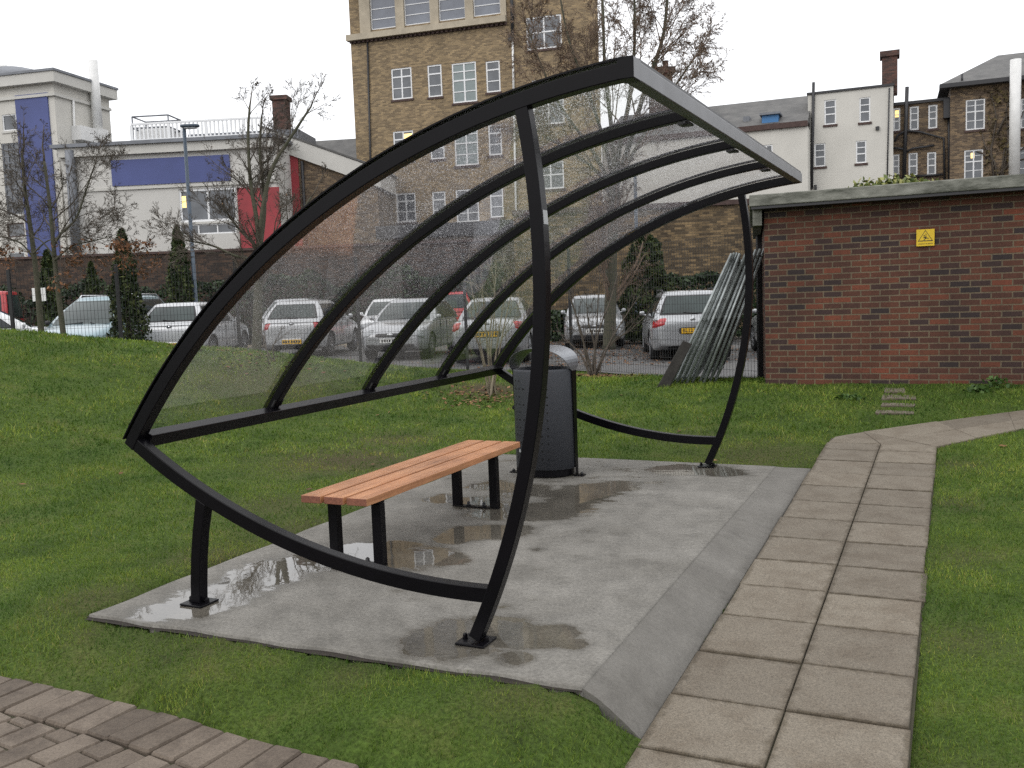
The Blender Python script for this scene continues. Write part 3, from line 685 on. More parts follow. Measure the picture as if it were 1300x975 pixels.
for i in range(-60,60):
    row=o+tm*(i*.1375)
    off=(.135 if i%2 else 0)
    for k_ in range(-14,24):
        c=row+nm*(k_*.272+off+.38)
        dd=np.hypot(EA[:,0]-c.x,EA[:,1]-c.y); jn=int(dd.argmin())
        t=(ES[min(jn+1,len(ES)-1)]-ES[max(jn-1,0)]).normalized(); sd=(c-ES[jn]).dot(Vector((t.y,-t.x,0)))
        if c.dot(FG)<.2 or jn in (0,len(ES)-1): continue
        lo_=max(sd-.132,.278); ln_=sd+.132-lo_
        if ln_>.035:
            p=c+nm*((lo_+sd+.132)/2-sd); paver(p.x,p.y,nm.x,nm.y,ln_,.131,PZ-.004)
struct(g.build('block_paving','paver'))
g=MB(); g.add([(x,y,PZ-.017) for x,y in PAVE],[tuple(range(len(PAVE)))]); struct(g.build('paving_bedding','joint_moss'))
# ---- grass blades
def grass(area):
    out=[];rn=[]
    for (y0,y1,dens,h,w) in [(1.8,4.2,10000,.020,.0045),(4.2,6.5,6500,.021,.006),(6.5,9.5,3000,.025,.0095),(9.5,13,1300,.034,.015),(13,18.3,600,.040,.024)]:
        hw1=.62*y1+1.4; n=int((y1-y0)*2*hw1*dens)
        xc=rng.uniform(-hw1,hw1,n); yc=rng.uniform(y0,y1,n)
        k=(np.abs(xc)<.60*yc+1.2)&(xc>GX0)&(xc<GX1); xc,yc=xc[k],yc[k]
        P=np.stack([xc*ca-yc*sa,xc*sa+yc*ca],1)
        k=~(inpoly(P,SLAB)|inpoly(P,RAMP)|(inpoly(P,PATHP)&(P[:,0]<-.165+.025*np.sin(P[:,1]*9)*np.sin(P[:,1]*4.1)))|inpoly(P,BRANCH)|inpoly(P,PAVE)); P=P[k]; yc_=yc[k]
        k=~((segdist(P,JOIN)<.03)&(rng.uniform(0,1,len(P))<.8)); P=P[k]
        k=~(((P[:,1]>12.5)&(P[:,0]>-2.35))|inpoly(P,BEYOND)); P=P[k]
        md=mud(P); k=rng.uniform(0,1,len(P))>md*.8; P=P[k]; md=md[k]
        cl=fnoise(P[::1]*1.0,2.1,11) if len(P)<90000 else None
        if cl is None:
            cl=np.sin(P[:,0]*3.1+np.sin(P[:,1]*2.3)*1.7)*np.sin(P[:,1]*2.7+np.sin(P[:,0]*1.9)*2)*.5
        z=zlawn(P)
        hh=h*(.55+.9*rng.uniform(0,1,len(P))**1.5)*(1+.45*cl)*(1-.55*md)
        a=rng.uniform(0,2*math.pi,len(P)); d=np.stack([np.cos(a),np.sin(a)],1)*(w*rng.uniform(.6,1.2,len(P)))[:,None]*.5
        ln=rng.normal(0,.55,(len(P),2))*hh[:,None]
        v=np.empty((len(P),3,3)); v[:,0,:2]=P-d; v[:,0,2]=z-.006; v[:,1,:2]=P+d; v[:,1,2]=z-.006; v[:,2,:2]=P+ln; v[:,2,2]=z+hh
        out.append(v.reshape(-1,3)); r_=np.clip(rng.normal(.45,.2,len(P))+.22*cl+.35*md,0,1); rn.append(np.repeat(r_,3))
    return np.concatenate(out),np.concatenate(rn)
attrmat('grass_blade',[(0,(.038,.084,.011)),(.35,(.086,.158,.020)),(.7,(.150,.222,.036)),(1,(.24,.235,.075))],rough=.6,trans=.25,patch=(1.6,(.46,.58,.5),(1.5,1.28,1.15)),spec=.25)
gv,gr=grass(None)
print('grass blades',len(gv)//3)
go=npmesh('grass',gv,np.arange(len(gv)).reshape(-1,3),3,'grass_blade',gr)
go['kind']='stuff'; go['label']='short damp winter lawn grass around the shelter'; go['category']='grass'
# broad-leaved weeds dotted in the turf
# ================================================================== SHELTER
AC=(-.910,-1.423); AR=3.963
a_lo=math.atan2(.876-AC[1],-4.135-AC[0]); a_hi=math.atan2(2.528-AC[1],-1.190-AC[0])
YN,YF=3.70,8.31; TW=.07
sh=thing('smoking_shelter','black steel open shelter with curved clear roof standing on a concrete slab','shelter',(-2.6,6.0,0))
def arc_poly(th): return AC[0]+AR*math.cos(th),AC[1]+AR*math.sin(th)
for (y0,y1,big) in [(YN,YN+TW,1),(YF-TW,YF,1)]+[(3.735+1.135*k-.028,3.735+1.135*k+.028,0) for k in (1,2,3)]:
    g=MB(); g.arcbar(AC[0],AC[1],AR-.012-(.068 if big else .050),AR-.012,a_lo-(.0 if big else .012),a_hi,y0,y1,n=44)
    part(g,'roof_rib','black_paint',sh,bevel=.004)
    g=MB(); g.arcbar(AC[0],AC[1],AR+.0005,AR+.008,a_lo-.004,a_hi+.004,y0-.004 if big else y0-.006,y1+.004 if big else y1+.006,n=44)
    cs=part(g,'glazing_cap','black_paint',sh)
# glazing: 5 mm sheets between the ribs, wet with rain
ma,nt,b,L=newmat('wet_glazing'); nt.nodes.remove(b); o=nt.nodes['Material Output']
uvn=N(nt,'UVMap'); tc=N(nt,'TexCoord')
v=N(nt,'TexVoronoi'); v.inputs['Scale'].default_value=115; v.inputs['Randomness'].default_value=1; L(tc.outputs['Object'],v.inputs['Vector'])
nn=N(nt,'TexNoise'); nn.inputs['Scale'].default_value=1.1; nn.inputs['Detail'].default_value=4; L(tc.outputs['Object'],nn.inputs['Vector'])
rad=N(nt,'MapRange'); rad.inputs[1].default_value=.3; rad.inputs[2].default_value=.7; rad.inputs[3].default_value=.18; rad.inputs[4].default_value=.33; L(nn.outputs[0],rad.inputs[0])
wn=N(nt,'SeparateColor'); L(v.outputs['Color'],wn.inputs[0])
pr=N(nt,'Math',operation='MULTIPLY_ADD'); pr.inputs[1].default_value=.5; pr.inputs[2].default_value=.55; L(wn.outputs[0],pr.inputs[0])
rr=N(nt,'Math',operation='MULTIPLY'); L(rad.outputs[0],rr.inputs[0]); L(pr.outputs[0],rr.inputs[1])
ed=N(nt,'Attribute'); ed.attribute_name='rnd'                       # 0 at the sheltered sheet edges, 1 inside
r3=N(nt,'Math',operation='MULTIPLY'); L(rr.outputs[0],r3.inputs[0]); L(ed.outputs['Fac'],r3.inputs[1])
lt=N(nt,'Math',operation='LESS_THAN'); L(v.outputs['Distance'],lt.inputs[0]); L(r3.outputs[0],lt.inputs[1])
bp=N(nt,'Bump'); bp.inputs['Strength'].default_value=1; bp.inputs['Distance'].default_value=.006; bp.invert=True; L(v.outputs['Distance'],bp.inputs['Height'])
tr=N(nt,'BsdfTransparent'); tr.inputs[0].default_value=(.93,.93,.94,1)
dkr=N(nt,'MapRange'); dkr.inputs[1].default_value=0; dkr.inputs[2].default_value=1; dkr.inputs[3].default_value=1.0; dkr.inputs[4].default_value=.80
vs3=N(nt,'TexVoronoi'); vs3.inputs['Scale'].default_value=210; L(tc.outputs['Object'],vs3.inputs['Vector']); sc3=N(nt,'SeparateColor'); L(vs3.outputs['Color'],sc3.inputs[0])
dke=N(nt,'Math',operation='MULTIPLY'); L(sc3.outputs[1],dke.inputs[0]); L(ed.outputs['Fac'],dke.inputs[1]); L(dke.outputs[0],dkr.inputs[0]); L(dkr.outputs[0],tr.inputs[0])
rf=N(nt,'BsdfRefraction'); rf.inputs['IOR'].default_value=1.25; rf.inputs['Roughness'].default_value=.08; rf.inputs['Color'].default_value=(.93,.94,.95,1); L(bp.outputs[0],rf.inputs['Normal'])
gd=N(nt,'BsdfGlossy'); gd.inputs['Roughness'].default_value=.1; L(bp.outputs[0],gd.inputs['Normal'])
dm=N(nt,'MixShader'); dm.inputs[0].default_value=.10; L(rf.outputs[0],dm.inputs[1]); L(gd.outputs[0],dm.inputs[2])
dt=N(nt,'MixShader'); L(lt.outputs[0],dt.inputs[0]); L(tr.outputs[0],dt.inputs[1]); L(dm.outputs[0],dt.inputs[2])
tl=N(nt,'BsdfTranslucent'); tl.inputs[0].default_value=(.70,.68,.72,1)
n5=N(nt,'TexNoise'); n5.inputs['Scale'].default_value=3; n5.inputs['Detail'].default_value=5; L(tc.outputs['Object'],n5.inputs['Vector'])
vf=N(nt,'MapRange'); vf.inputs[1].default_value=.35; vf.inputs[2].default_value=.7; vf.inputs[3].default_value=.8; vf.inputs[4].default_value=1.25; L(n5.outputs[0],vf.inputs[0])
vs2=N(nt,'TexVoronoi'); vs2.inputs['Scale'].default_value=190; L(tc.outputs['Object'],vs2.inputs['Vector']); sc2=N(nt,'SeparateColor'); L(vs2.outputs['Color'],sc2.inputs[0])
pw=N(nt,'Math',operation='POWER'); pw.inputs[1].default_value=3.2; L(sc2.outputs[0],pw.inputs[0]); ma2=N(nt,'Math',operation='MULTIPLY_ADD'); ma2.inputs[1].default_value=.14; ma2.inputs[2].default_value=.026; L(pw.outputs[0],ma2.inputs[0])
vv=N(nt,'Math',operation='MULTIPLY'); L(vf.outputs[0],vv.inputs[0]); L(ma2.outputs[0],vv.inputs[1])
vm=N(nt,'Math',operation='MULTIPLY'); L(vv.outputs[0],vm.inputs[0]); L(ed.outputs['Fac'],vm.inputs[1])
m1=N(nt,'MixShader'); L(vm.outputs[0],m1.inputs[0]); L(dt.outputs[0],m1.inputs[1]); L(tl.outputs[0],m1.inputs[2])
fr=N(nt,'Fresnel'); fr.inputs[0].default_value=1.45
fs=N(nt,'Math',operation='MULTIPLY'); fs.inputs[1].default_value=.22; L(fr.outputs[0],fs.inputs[0])
gl=N(nt,'BsdfGlossy'); gl.inputs['Roughness'].default_value=.04
m2=N(nt,'MixShader'); L(fs.outputs[0],m2.inputs[0]); L(m1.outputs[0],m2.inputs[1]); L(gl.outputs[0],m2.inputs[2]); L(m2.outputs[0],o.inputs[0])
edges=[3.735+1.135*k for k in range(5)]; edges[0]=YN+.035; edges[-1]=YF-.035
for y0,y1 in zip(edges,edges[1:]):
    na,ny=60,14; th=np.linspace(a_lo-.004,a_hi+.002,na); yy=np.linspace(y0+.004,y1-.004,ny)
    T,Y=np.meshgrid(th,yy,indexing='ij')
    vs=[]; at_=[]
    for r in (AR-.011,AR-.006):
        vs.append(np.stack([AC[0]+r*np.cos(T),Y,AC[1]+r*np.sin(T)],-1).reshape(-1,3))
        ds=np.minimum(np.minimum(Y-y0,y1-Y),(T-a_hi)*AR+.03); d2=np.minimum(ds,(a_lo-T)*AR)
        at_.append((np.clip((d2-.035)/.06,.0,1)*(1 if r>AR-.008 else .0)*np.clip(.16+1.5*(a_lo-T)/(a_lo-a_hi),0,1)).reshape(-1)*.999)
    V_=np.concatenate(vs); A_=np.concatenate(at_); k=na*ny; ii=np.arange(k).reshape(na,ny)
    f=np.stack([ii[:-1,:-1],ii[1:,:-1],ii[1:,1:],ii[:-1,1:]],-1).reshape(-1,4)
    bl=np.r_[ii[0,:],ii[1:,-1],ii[-1,-2::-1],ii[-2:0:-1,0]]
    rim=np.stack([bl,np.roll(bl,-1),np.roll(bl,-1)+k,bl+k],-1)
    F_=np.concatenate([f,(f+k)[:,::-1],rim])
    npmesh('roof_glazing',V_,F_,4,'wet_glazing',A_,sh,loc=sh.location,smooth=False)
# bottom rail, eave beam
g=MB(); g.hexa([(-4.10,YN+TW,.865),(-4.035,YN+TW,.835),(-4.035,YF-TW,.835),(-4.10,YF-TW,.865)],[(-4.055,YN+TW,.932),(-3.985,YN+TW,.905),(-3.985,YF-TW,.905),(-4.055,YF-TW,.932)])
part(g,'bottom_rail','black_paint',sh,bevel=.005)
g=MB(); g.bb(-1.232,-1.168,YN+.10,YF+.004,2.452,2.530); part(g,'eave_beam','eave_metal',sh,bevel=.005)
g=MB(); g.bb(-1.234,-1.166,YN-.003,YN+.096,2.448,2.536); part(g,'beam_end_cap_shaded','black_paint',sh,bevel=.003)  # black instead of beam metal: shade of the end face put into the colour
g=MB(); g.bb(-1.1655,-1.1635,YN,YN+.094,2.452,2.532); part(g,'cap_face_lit','eave_metal',sh)  # thin added plate, keeps the sky-lit front of the cap grey
g=MB(); g.bb(-1.24,-1.176,YN+.10,YF,2.534,2.546); part(g,'glazing_cap','black_paint',sh)
PC=(-5.492,1.722)
for y0 in (YN,YF-TW):
    y1=y0+TW
    g=MB(); g.arcbar(PC[0],PC[1],3.853,3.913,R(-25.9),R(10.6),y0+.002,y1-.002,n=40)
    p=part(g,'front_post','black_paint',sh,bevel=.004)
    def foot(cx,parent,slope=0):
        g=MB(); g.bb(cx-.075,cx+.075,y0-.035,y1+.035,.001,.012); f=sub(g,'foot_plate','black_paint',parent,sh,bevel=.003)
        for bx in (-.056,.056):
                g=MB(); g.lathe((cx+bx,(y0+y1)/2,0),[(.0,.0125),(.015,.0127),(.015,.016),(.012,.0162),(.012,.030),(.008,.036),(.001,.038)],n=6,smooth=False)
                sub(g,'anchor_bolt','black_paint',parent,sh)
    foot(-2.005,p)
    g=MB(); c=(-2.0,3.93); g.arcbar(c[0],c[1],3.655,3.727,R(-123.8),R(-88.3),y0+.004,y1-.004,n=40)
    part(g,'end_rail','black_paint',sh,bevel=.004)
    g=MB(); xs=[(-3.640,-3.578,.0),(-3.655,-3.592,-1)]
    g=MB(); lp=[(-3.726,.012),(-3.718,.12),(-3.703,.26),(-3.680,.40),(-3.640,.590)]
    vs=[];fs=[]
    for x,z in lp: vs+=[(x,y0+.003,z),(x+.064,y0+.003,z),(x+.064,y1-.003,z),(x,y1-.003,z)]
    vs[-3]=(vs[-3][0],vs[-3][1],.555); vs[-2]=(vs[-2][0],vs[-2][1],.555); 
    for i in range(4):
        for j_ in range(4): fs.append((i*4+j_,i*4+(j_+1)%4,i*4+4+(j_+1)%4,i*4+4+j_))
    fs+=[(3,2,1,0),(16,17,18,19)]; g.add(vs,fs); p=part(g,'rear_leg','black_paint',sh,bevel=.004)
    foot(-3.694,p)
# rib brackets and the small grey sticker on the near post
for k in (1,2,3):
    y=3.735+1.135*k
    g=MB(); g.box((-4.015,y,.955),(.05,.09,.012),Matrix.Rotation(R(-55),3,'Y')); part(g,'rib_bracket','steel_bolt',sh)
    g=MB(); g.box((-1.262,y,2.445),(.06,.09,.012)); g.lathe((-1.25,y-.06,2.43),[(.001,0),(.012,.001),(.012,.02),(.001,.021)],n=6); part(g,'rib_bracket','steel_bolt',sh)
a=R(3.0); px_,pz_=PC[0]+3.914*math.cos(a),PC[1]+3.914*math.sin(a)
g=MB(); g.box((px_+.0005,YN+.035,pz_),(.002,.045,.06),Matrix.Rotation(-a,3,'Y')); part(g,'sticker','sticker',sh)

# ================================================================== BENCH
be=thing('park_bench','backless bench of three orange brown timber slats on black legs inside the shelter','bench',(-3.32,5.54,0))
ma,nt,b,L=newmat('bench_wood'); tc=N(nt,'TexCoord'); mp=N(nt,'Mapping'); mp.inputs['Scale'].default_value=(22,1.2,22); L(tc.outputs['Object'],mp.inputs[0])
n1=N(nt,'TexNoise'); n1.inputs['Scale'].default_value=1.6; n1.inputs['Detail'].default_value=8; n1.inputs['Roughness'].default_value=.65; L(mp.outputs[0],n1.inputs['Vector'])
r1=ramp(nt,[(.28,(.27,.115,.052)),(.5,(.42,.19,.088)),(.72,(.52,.26,.13))]); L(n1.outputs[0],r1.inputs[0])
n2=N(nt,'TexNoise'); n2.inputs['Scale'].default_value=3.5; n2.inputs['Detail'].default_value=5; L(tc.outputs['Object'],n2.inputs['Vector'])
r2=ramp(nt,[(.3,.72),(.62,1.08)]); L(n2.outputs[0],r2.inputs[0]); mu=N(nt,'Mix',data_type='RGBA',blend_type='MULTIPLY'); mu.inputs[0].default_value=1; L(r1.outputs[0],mu.inputs[6]); L(r2.outputs[0],mu.inputs[7])
L(mu.outputs[2],b.inputs['Base Color']); b.inputs['Roughness'].default_value=.55
bp=N(nt,'Bump'); bp.inputs['Strength'].default_value=.25; bp.inputs['Distance'].default_value=.004; L(n1.outputs[0],bp.inputs['Height']); L(bp.outputs[0],b.inputs['Normal'])
plain('end_grain',(.20,.075,.045),rough=.7,var=.3,scale=60)
for k,(x0,x1) in enumerate([(-3.553,-3.411),(-3.390,-3.252),(-3.231,-3.090)]):
    g=MB(); y0,y1=4.47+.006*k,6.63; g.bb(x0,x1,y0,y1,.405,.450); s_=part(g,'slat','bench_wood',be,bevel=.004)
    s_.data.materials.append(M['end_grain'])
    for p in s_.data.polygons:
        if abs(p.normal.y)>.9: p.material_index=1
for y in (4.665,6.235):
    g=MB(); g.bb(-3.49,-3.105,y-.03,y+.03,.385,.404); fr_=part(g,'leg_frame','black_paint',be,bevel=.003)
    for x in (-3.455,-3.135):
        g=MB(); g.bb(x-.032,x+.032,y-.028,y+.028,.012,.384); sub(g,'leg','black_paint',fr_,be,bevel=.003)
    g=MB(); g.bb(-3.49,-3.10,y-.026,y+.026,.001,.011); sub(g,'base_bar','black_paint',fr_,be,bevel=.002)
    for x in (-3.36,-3.23):
        g=MB(); g.lathe((x,y,0),[(.001,.0112),(.018,.0114),(.018,.018),(.013,.0182),(.013,.034),(.006,.042),(.001,.043)],n=10); sub(g,'anchor_bolt','steel_bolt',fr_,be)

# ================================================================== LITTER BIN
bi=thing('litter_bin','dark grey perforated litter bin with an open arched hood standing behind the bench','litter bin',(-3.285,7.60,0))
BX,BY=-3.285,7.60; hw,hd=.275,.235
def oval(k=1.0,n=48): 
    o=[]
    for i in range(n):
        a=2*math.pi*i/n; c,s=math.cos(a),math.sin(a); e=.92
        o.append((BX+math.copysign(abs(c)**e,c)*hw*k,BY+math.copysign(abs(s)**e,s)*hd*k))
    return o
g=MB(); rings=[(1,.075),(1,.93),(1,.945),(.985,.95),(.93,.95),(.92,.85)]; n=48; vs=[];fs=[]
for k,z in rings: vs+=[(x,y,z) for x,y in oval(k)]
for i in range(len(rings)-1):
    for j_ in range(n): fs.append((i*n+j_,i*n+(j_+1)%n,(i+1)*n+(j_+1)%n,(i+1)*n+j_))
fs.append(tuple(reversed(range(n)))); fs.append(tuple((len(rings)-1)*n+j_ for j_ in range(n)))
g.add(vs,fs,0,True)
ov=oval(1.0,400)
def hole(dx,z):
    x=BX+dx; c=min([p for p in ov if p[1]<BY],key=lambda p:abs(p[0]-x)); i=ov.index(c); t=Vector((ov[(i+1)%400][0]-ov[i-1][0],ov[(i+1)%400][1]-ov[i-1][1],0)).normalized(); nn=Vector((t.y,-t.x,0))
    ce=Vector((c[0],c[1],z))+nn*.0012; vs=[ce+(t*math.cos(2*math.pi*q/8)+Vector((0,0,1))*math.sin(2*math.pi*q/8))*.0085 for q in range(8)]
    g.add(vs,[tuple(range(8))],1)
for r_ in range(11):
    z=.17+.068*r_
    for dx in (-.20,-.155,-.11,.005,.06,.115): 
        if (r_%2==0 and dx in(-.11,.005)) : continue
        hole(dx,z)
part(g,'bin_body',['bin_body','black_hole'],bi)
# hooped frame: side straps rise from the ground and arch over the opening
hx=hw+.012; prof=[(-hx,.012)]
nA=24; topz=1.14; spring=.93
pts=[(-hx,.012),(-hx,.5),(-hx,spring)]+[(-hx*math.cos(math.pi*i/nA),spring+(topz-spring)*math.sin(math.pi*i/nA)**.8) for i in range(1,nA)]+[(hx,spring),(hx,.5),(hx,.012)]
dep=[.03,.035,.05]+[.055+.175*math.sin(math.pi*i/nA)**.6 for i in range(1,nA)]+[.05,.035,.03]
def strap(i0,i1,name,mat):
    g=MB(); vs=[];fs=[]
    for i in range(i0,i1):
        x,z=pts[i]; d=dep[i]; x2=x*(1-.018) ; z2=z-(.005 if z>spring else 0)
        vs+=[(BX+x,BY-d,z),(BX+x,BY+d,z),(BX+x2,BY+d,z2),(BX+x2,BY-d,z2)]
    for i in range(i1-i0-1):
        for j_ in range(4): fs.append((i*4+j_,i*4+(j_+1)%4,i*4+4+(j_+1)%4,i*4+4+j_))
    k=(i1-i0-1)*4; fs+=[(3,2,1,0),(k,k+1,k+2,k+3)]; g.add(vs,fs,0,False)
    o_=part(g,name,mat,bi); 
    return o_
strap(2,len(pts)-2,'hood','bin_hood')
for i0,i1 in ((0,3),(len(pts)-3,len(pts))): strap(i0,i1,'side_strap','black_paint')
for x in (-hx-.02,hx+.02):
    g=MB(); g.bb(BX+x-.05,BX+x+.05,BY-.04,BY+.04,.001,.011); f=part(g,'foot_plate','black_paint',bi,bevel=.002)
    g=MB(); g.lathe((BX+x+math.copysign(.025,x),BY,0),[(.001,.011),(.014,.0112),(.014,.024),(.006,.032),(.001,.033)],n=8); sub(g,'anchor_bolt','steel_bolt',f,bi)
g=MB(); g.prism(oval(.90),.012,.075); part(g,'bin_plinth','black_paint',bi)
g=MB(); g.lathe((BX-hw-.001,BY-.06,.60),[(.001,0),(.022,.002),(.022,.028),(.001,.03)],n=12,axis='y'); part(g,'lock','black_hole',bi)
g=MB(); g.box((BX-.17,BY-.196,.235),(.026,.006,.026),Matrix.Rotation(R(-42),3,'Z')); part(g,'lock_plate','sticker',bi)

# ================================================================== BRICK SHED
def tub(x): return x
sd=thing('brick_shed','low red brick substation shed with a weathered flat concrete roof beside the lawn','shed',(1.0,14.0,.25))
c0=at(972.5,486,12.35); SX0,SY0=c0.x,c0.y
Wq=[(SX0,SY0),(6.5,SY0-.04),(6.5,SY0+4.2),(SX0-.78,SY0+4.0)]
ztop=at(972,262,12.35).z-.01
g=MB(); vs=[(x,y,.0) for x,y in Wq]+[(x,y,ztop) for x,y in Wq]
g.add(vs,[(0,1,5,4),(1,2,6,5),(2,3,7,6),(3,0,4,7)]); part(g,'brick_wall','shed_brick',sd)
ma=plain('roof_concrete',(.27,.27,.24),rough=.9,c2=(.040,.043,.032),scale=2.6,bump=.5,bscale=30,stretch=(1,1,3))
zt=at(965,248,12.25).z
ov_=.26
Rq=[(SX0-.14,SY0-ov_),(6.7,SY0-ov_-.04),(6.7,SY0+4.4),(SX0-1.0,SY0+4.2)]
g=MB(); g.prism(Rq,zt-.145,zt); rf_=part(g,'roof_slab','roof_concrete',sd,bevel=.012)
g=MB(); g.prism([(SX0-.12,SY0-ov_+.02),(6.6,SY0-ov_-.02),(6.6,SY0-.003),(SX0-.12,SY0-.003)],zt-.18,zt-.146); part(g,'eave_board','dark_metal',sd)
g=MB(); q_=Vector((-.19,1,0)).normalized()
p0=Vector((SX0-.13,SY0-.10,0)); p1=p0+q_*3.6
g.hexa([(p0.x,p0.y,zt-.38),(p0.x+.118,p0.y,zt-.38),(p1.x+.118,p1.y,zt-.38),(p1.x,p1.y,zt-.38)],[(p0.x,p0.y,zt-.147),(p0.x+.118,p0.y,zt-.147),(p1.x+.118,p1.y,zt-.147),(p1.x,p1.y,zt-.147)])
part(g,'side_beam','roof_concrete',sd)
# warning sign on the wall
a,c=at(1163,312.5,1),at(1187,290,1)
def shedpt(px,py):
    r=ray(px,py); t=(SY0-.02-(SY0/1e6))/r.y; t=SY0/r.y; return CAM+r*t
p0,p1=shedpt(1163.5,313),shedpt(1186.5,290.5); sw=(p1.x-p0.x); cx,cz=(p0.x+p1.x)/2,(p0.z+p1.z)/2
yS=SY0-.02-.02*(cx-SX0)/8
sg=thing('warning_sign','small yellow square sign with a black electric shock triangle on the brick shed','sign',(cx,yS-.01,cz))
hs=sw/2
g=MB(); g.bb(cx-hs,cx+hs,yS-.014,yS-.010,cz-hs,cz+hs); part(g,'sign_plate','sign_yellow',sg)
def ring2(g,outer,inner,y0,y1):
    n=len(outer); vs=[(x,y0,z) for x,z in outer]+[(x,y0,z) for x,z in inner]; g.add(vs,[(i,(i+1)%n,n+(i+1)%n,n+i) for i in range(n)])
k=sw/.265
tri=lambda s: [(cx-.120*s*k,cz+.028*k-.092*k*s),(cx+.120*s*k,cz+.028*k-.092*k*s),(cx,cz+.028*k+.100*k*s)]
g=MB(); ring2(g,tri(.93),tri(.79),yS-.0155,0); 
fg=MB()
def stick(mb,x0,z0,x1,z1,w):
    a=Vector((cx+x0*k,yS-.0156,cz+z0*k)); b_=Vector((cx+x1*k,yS-.0156,cz+z1*k)); t=(b_-a).normalized(); nn=Vector((t.z,0,-t.x))*w*k
    mb.add([a-nn,a+nn,b_+nn,b_-nn],[(0,1,2,3)])
part(g,'triangle_border','sign_black',sg)
# figure falling back under a bolt
stick(fg,-.012,.012,.010,-.012,.011); stick(fg,.010,-.012,.034,-.006,.006); stick(fg,.034,-.006,.042,-.026,.005); stick(fg,.006,-.014,-.016,-.026,.006); stick(fg,-.016,-.026,-.022,-.044,.005)
stick(fg,-.012,.012,-.030,-.004,.004); stick(fg,-.004,.010,.018,.016,.004)
vs=[(cx+(-.018+.010*math.cos(t))*k,yS-.0156,cz+(.030+.010*math.sin(t))*k) for t in [2*math.pi*i/12 for i in range(12)]]; fg.add(vs,[tuple(range(12))])
stick(fg,.004,.064,.014,.042,.004); stick(fg,.014,.042,.004,.040,.003); stick(fg,.004,.040,.012,.020,.003)
part(fg,'shock_figure','sign_black',sg)
t_=text_mesh('DANGER OF DEATH',.024*k,'sign_black','lettering',.0004); t_.parent=sg; t_.location=(0,-.0058,-.098*k); t_.rotation_euler=(R(90),0,0)

# ================================================================== SITE FENCE PANELS stacked against the shed, and a board
q_=Vector((-.19,1,0)).normalized()
labs=['leftmost of the galvanised mesh fence panels leaning on the shed','second galvanised fence panel from the left of the leaning stack','third galvanised fence panel from the left of the leaning stack','fourth galvanised fence panel from the left of the leaning stack',
      'fifth galvanised fence panel from the left, in the middle of the leaning stack','fourth galvanised fence panel from the right of the leaning stack','third galvanised fence panel from the right of the leaning stack','second galvanised fence panel from the right of the leaning stack','rightmost galvanised fence panel, closest to the brick shed wall']
bpx=[851,858,865,871,878,888,893,900,907]; tpx=[929,932.5,936,939.5,948,955,960,965.5,971]; tpy=[322,321,321,322,320,318,317,316,315]
for i in range(9):
    dpt=12.95+.05*(i%3)
    p=at(bpx[i],487.5,dpt); p.z=zl(p.x,p.y)-.01
    # foot where the sight line meets turf height
    p=lawnat(bpx[i],487) if False else p
    top=at(tpx[i],tpy[i],dpt-.02)
    t=thing('fence_panel',labs[i],'fence panel',tuple(p),0,'site fence panels leaning on the shed')
    dr=(top-p); L3=3.3-.1*(i%2); qq=q_.copy()
    mat='galvanised' if i%3!=1 else 'galv_dull'
    g=MB(); g.tube([p,top],.021,n=10); part(g,'end_post',mat,t)
    p2,t2=p+qq*L3,top+qq*L3
    p2.z-=.06
    g=MB(); g.tube([p2,t2],.021,n=8); part(g,'end_post',mat,t)
    for f in (.03,.5,.97):
        g=MB(); g.tube([p+dr*f,p+dr*f+qq*L3-Vector((0,0,.06))],.016,n=8); part(g,'rail',mat,t)
    g=MB()
    for w in range(1,44): 
        o_=qq*(L3*w/44)-Vector((0,0,.06*w/44)); g.tube([p+dr*.03+o_,p+dr*.97+o_],.002,n=3,cap=False)
    for w in range(1,9): g.tube([p+dr*(.03+.94*w/9),p+dr*(.03+.94*w/9)+qq*L3-Vector((0,0,.06))],.002,n=3,cap=False)
    part(g,'wire_infill',mat,t)
p=at(833,488,12.75); p.z=zl(p.x,p.y)-.01
top=at(867,432,12.8); dr=(top-p)
rt=Vector((dr.z,0,-dr.x)).normalized()
g=MB(); th=rt*.14+Vector((0,.06,0)); bk=q_*.05
g.hexa([p,p+th,p+th+bk,p+bk],[top,top+th*.9,top+th*.9+bk,top+bk])
tag(g.build('old_board','old_board',loc=tuple(p),bevel=.01),'dark weathered timber board leaning at the foot of the fence panel stack','board')

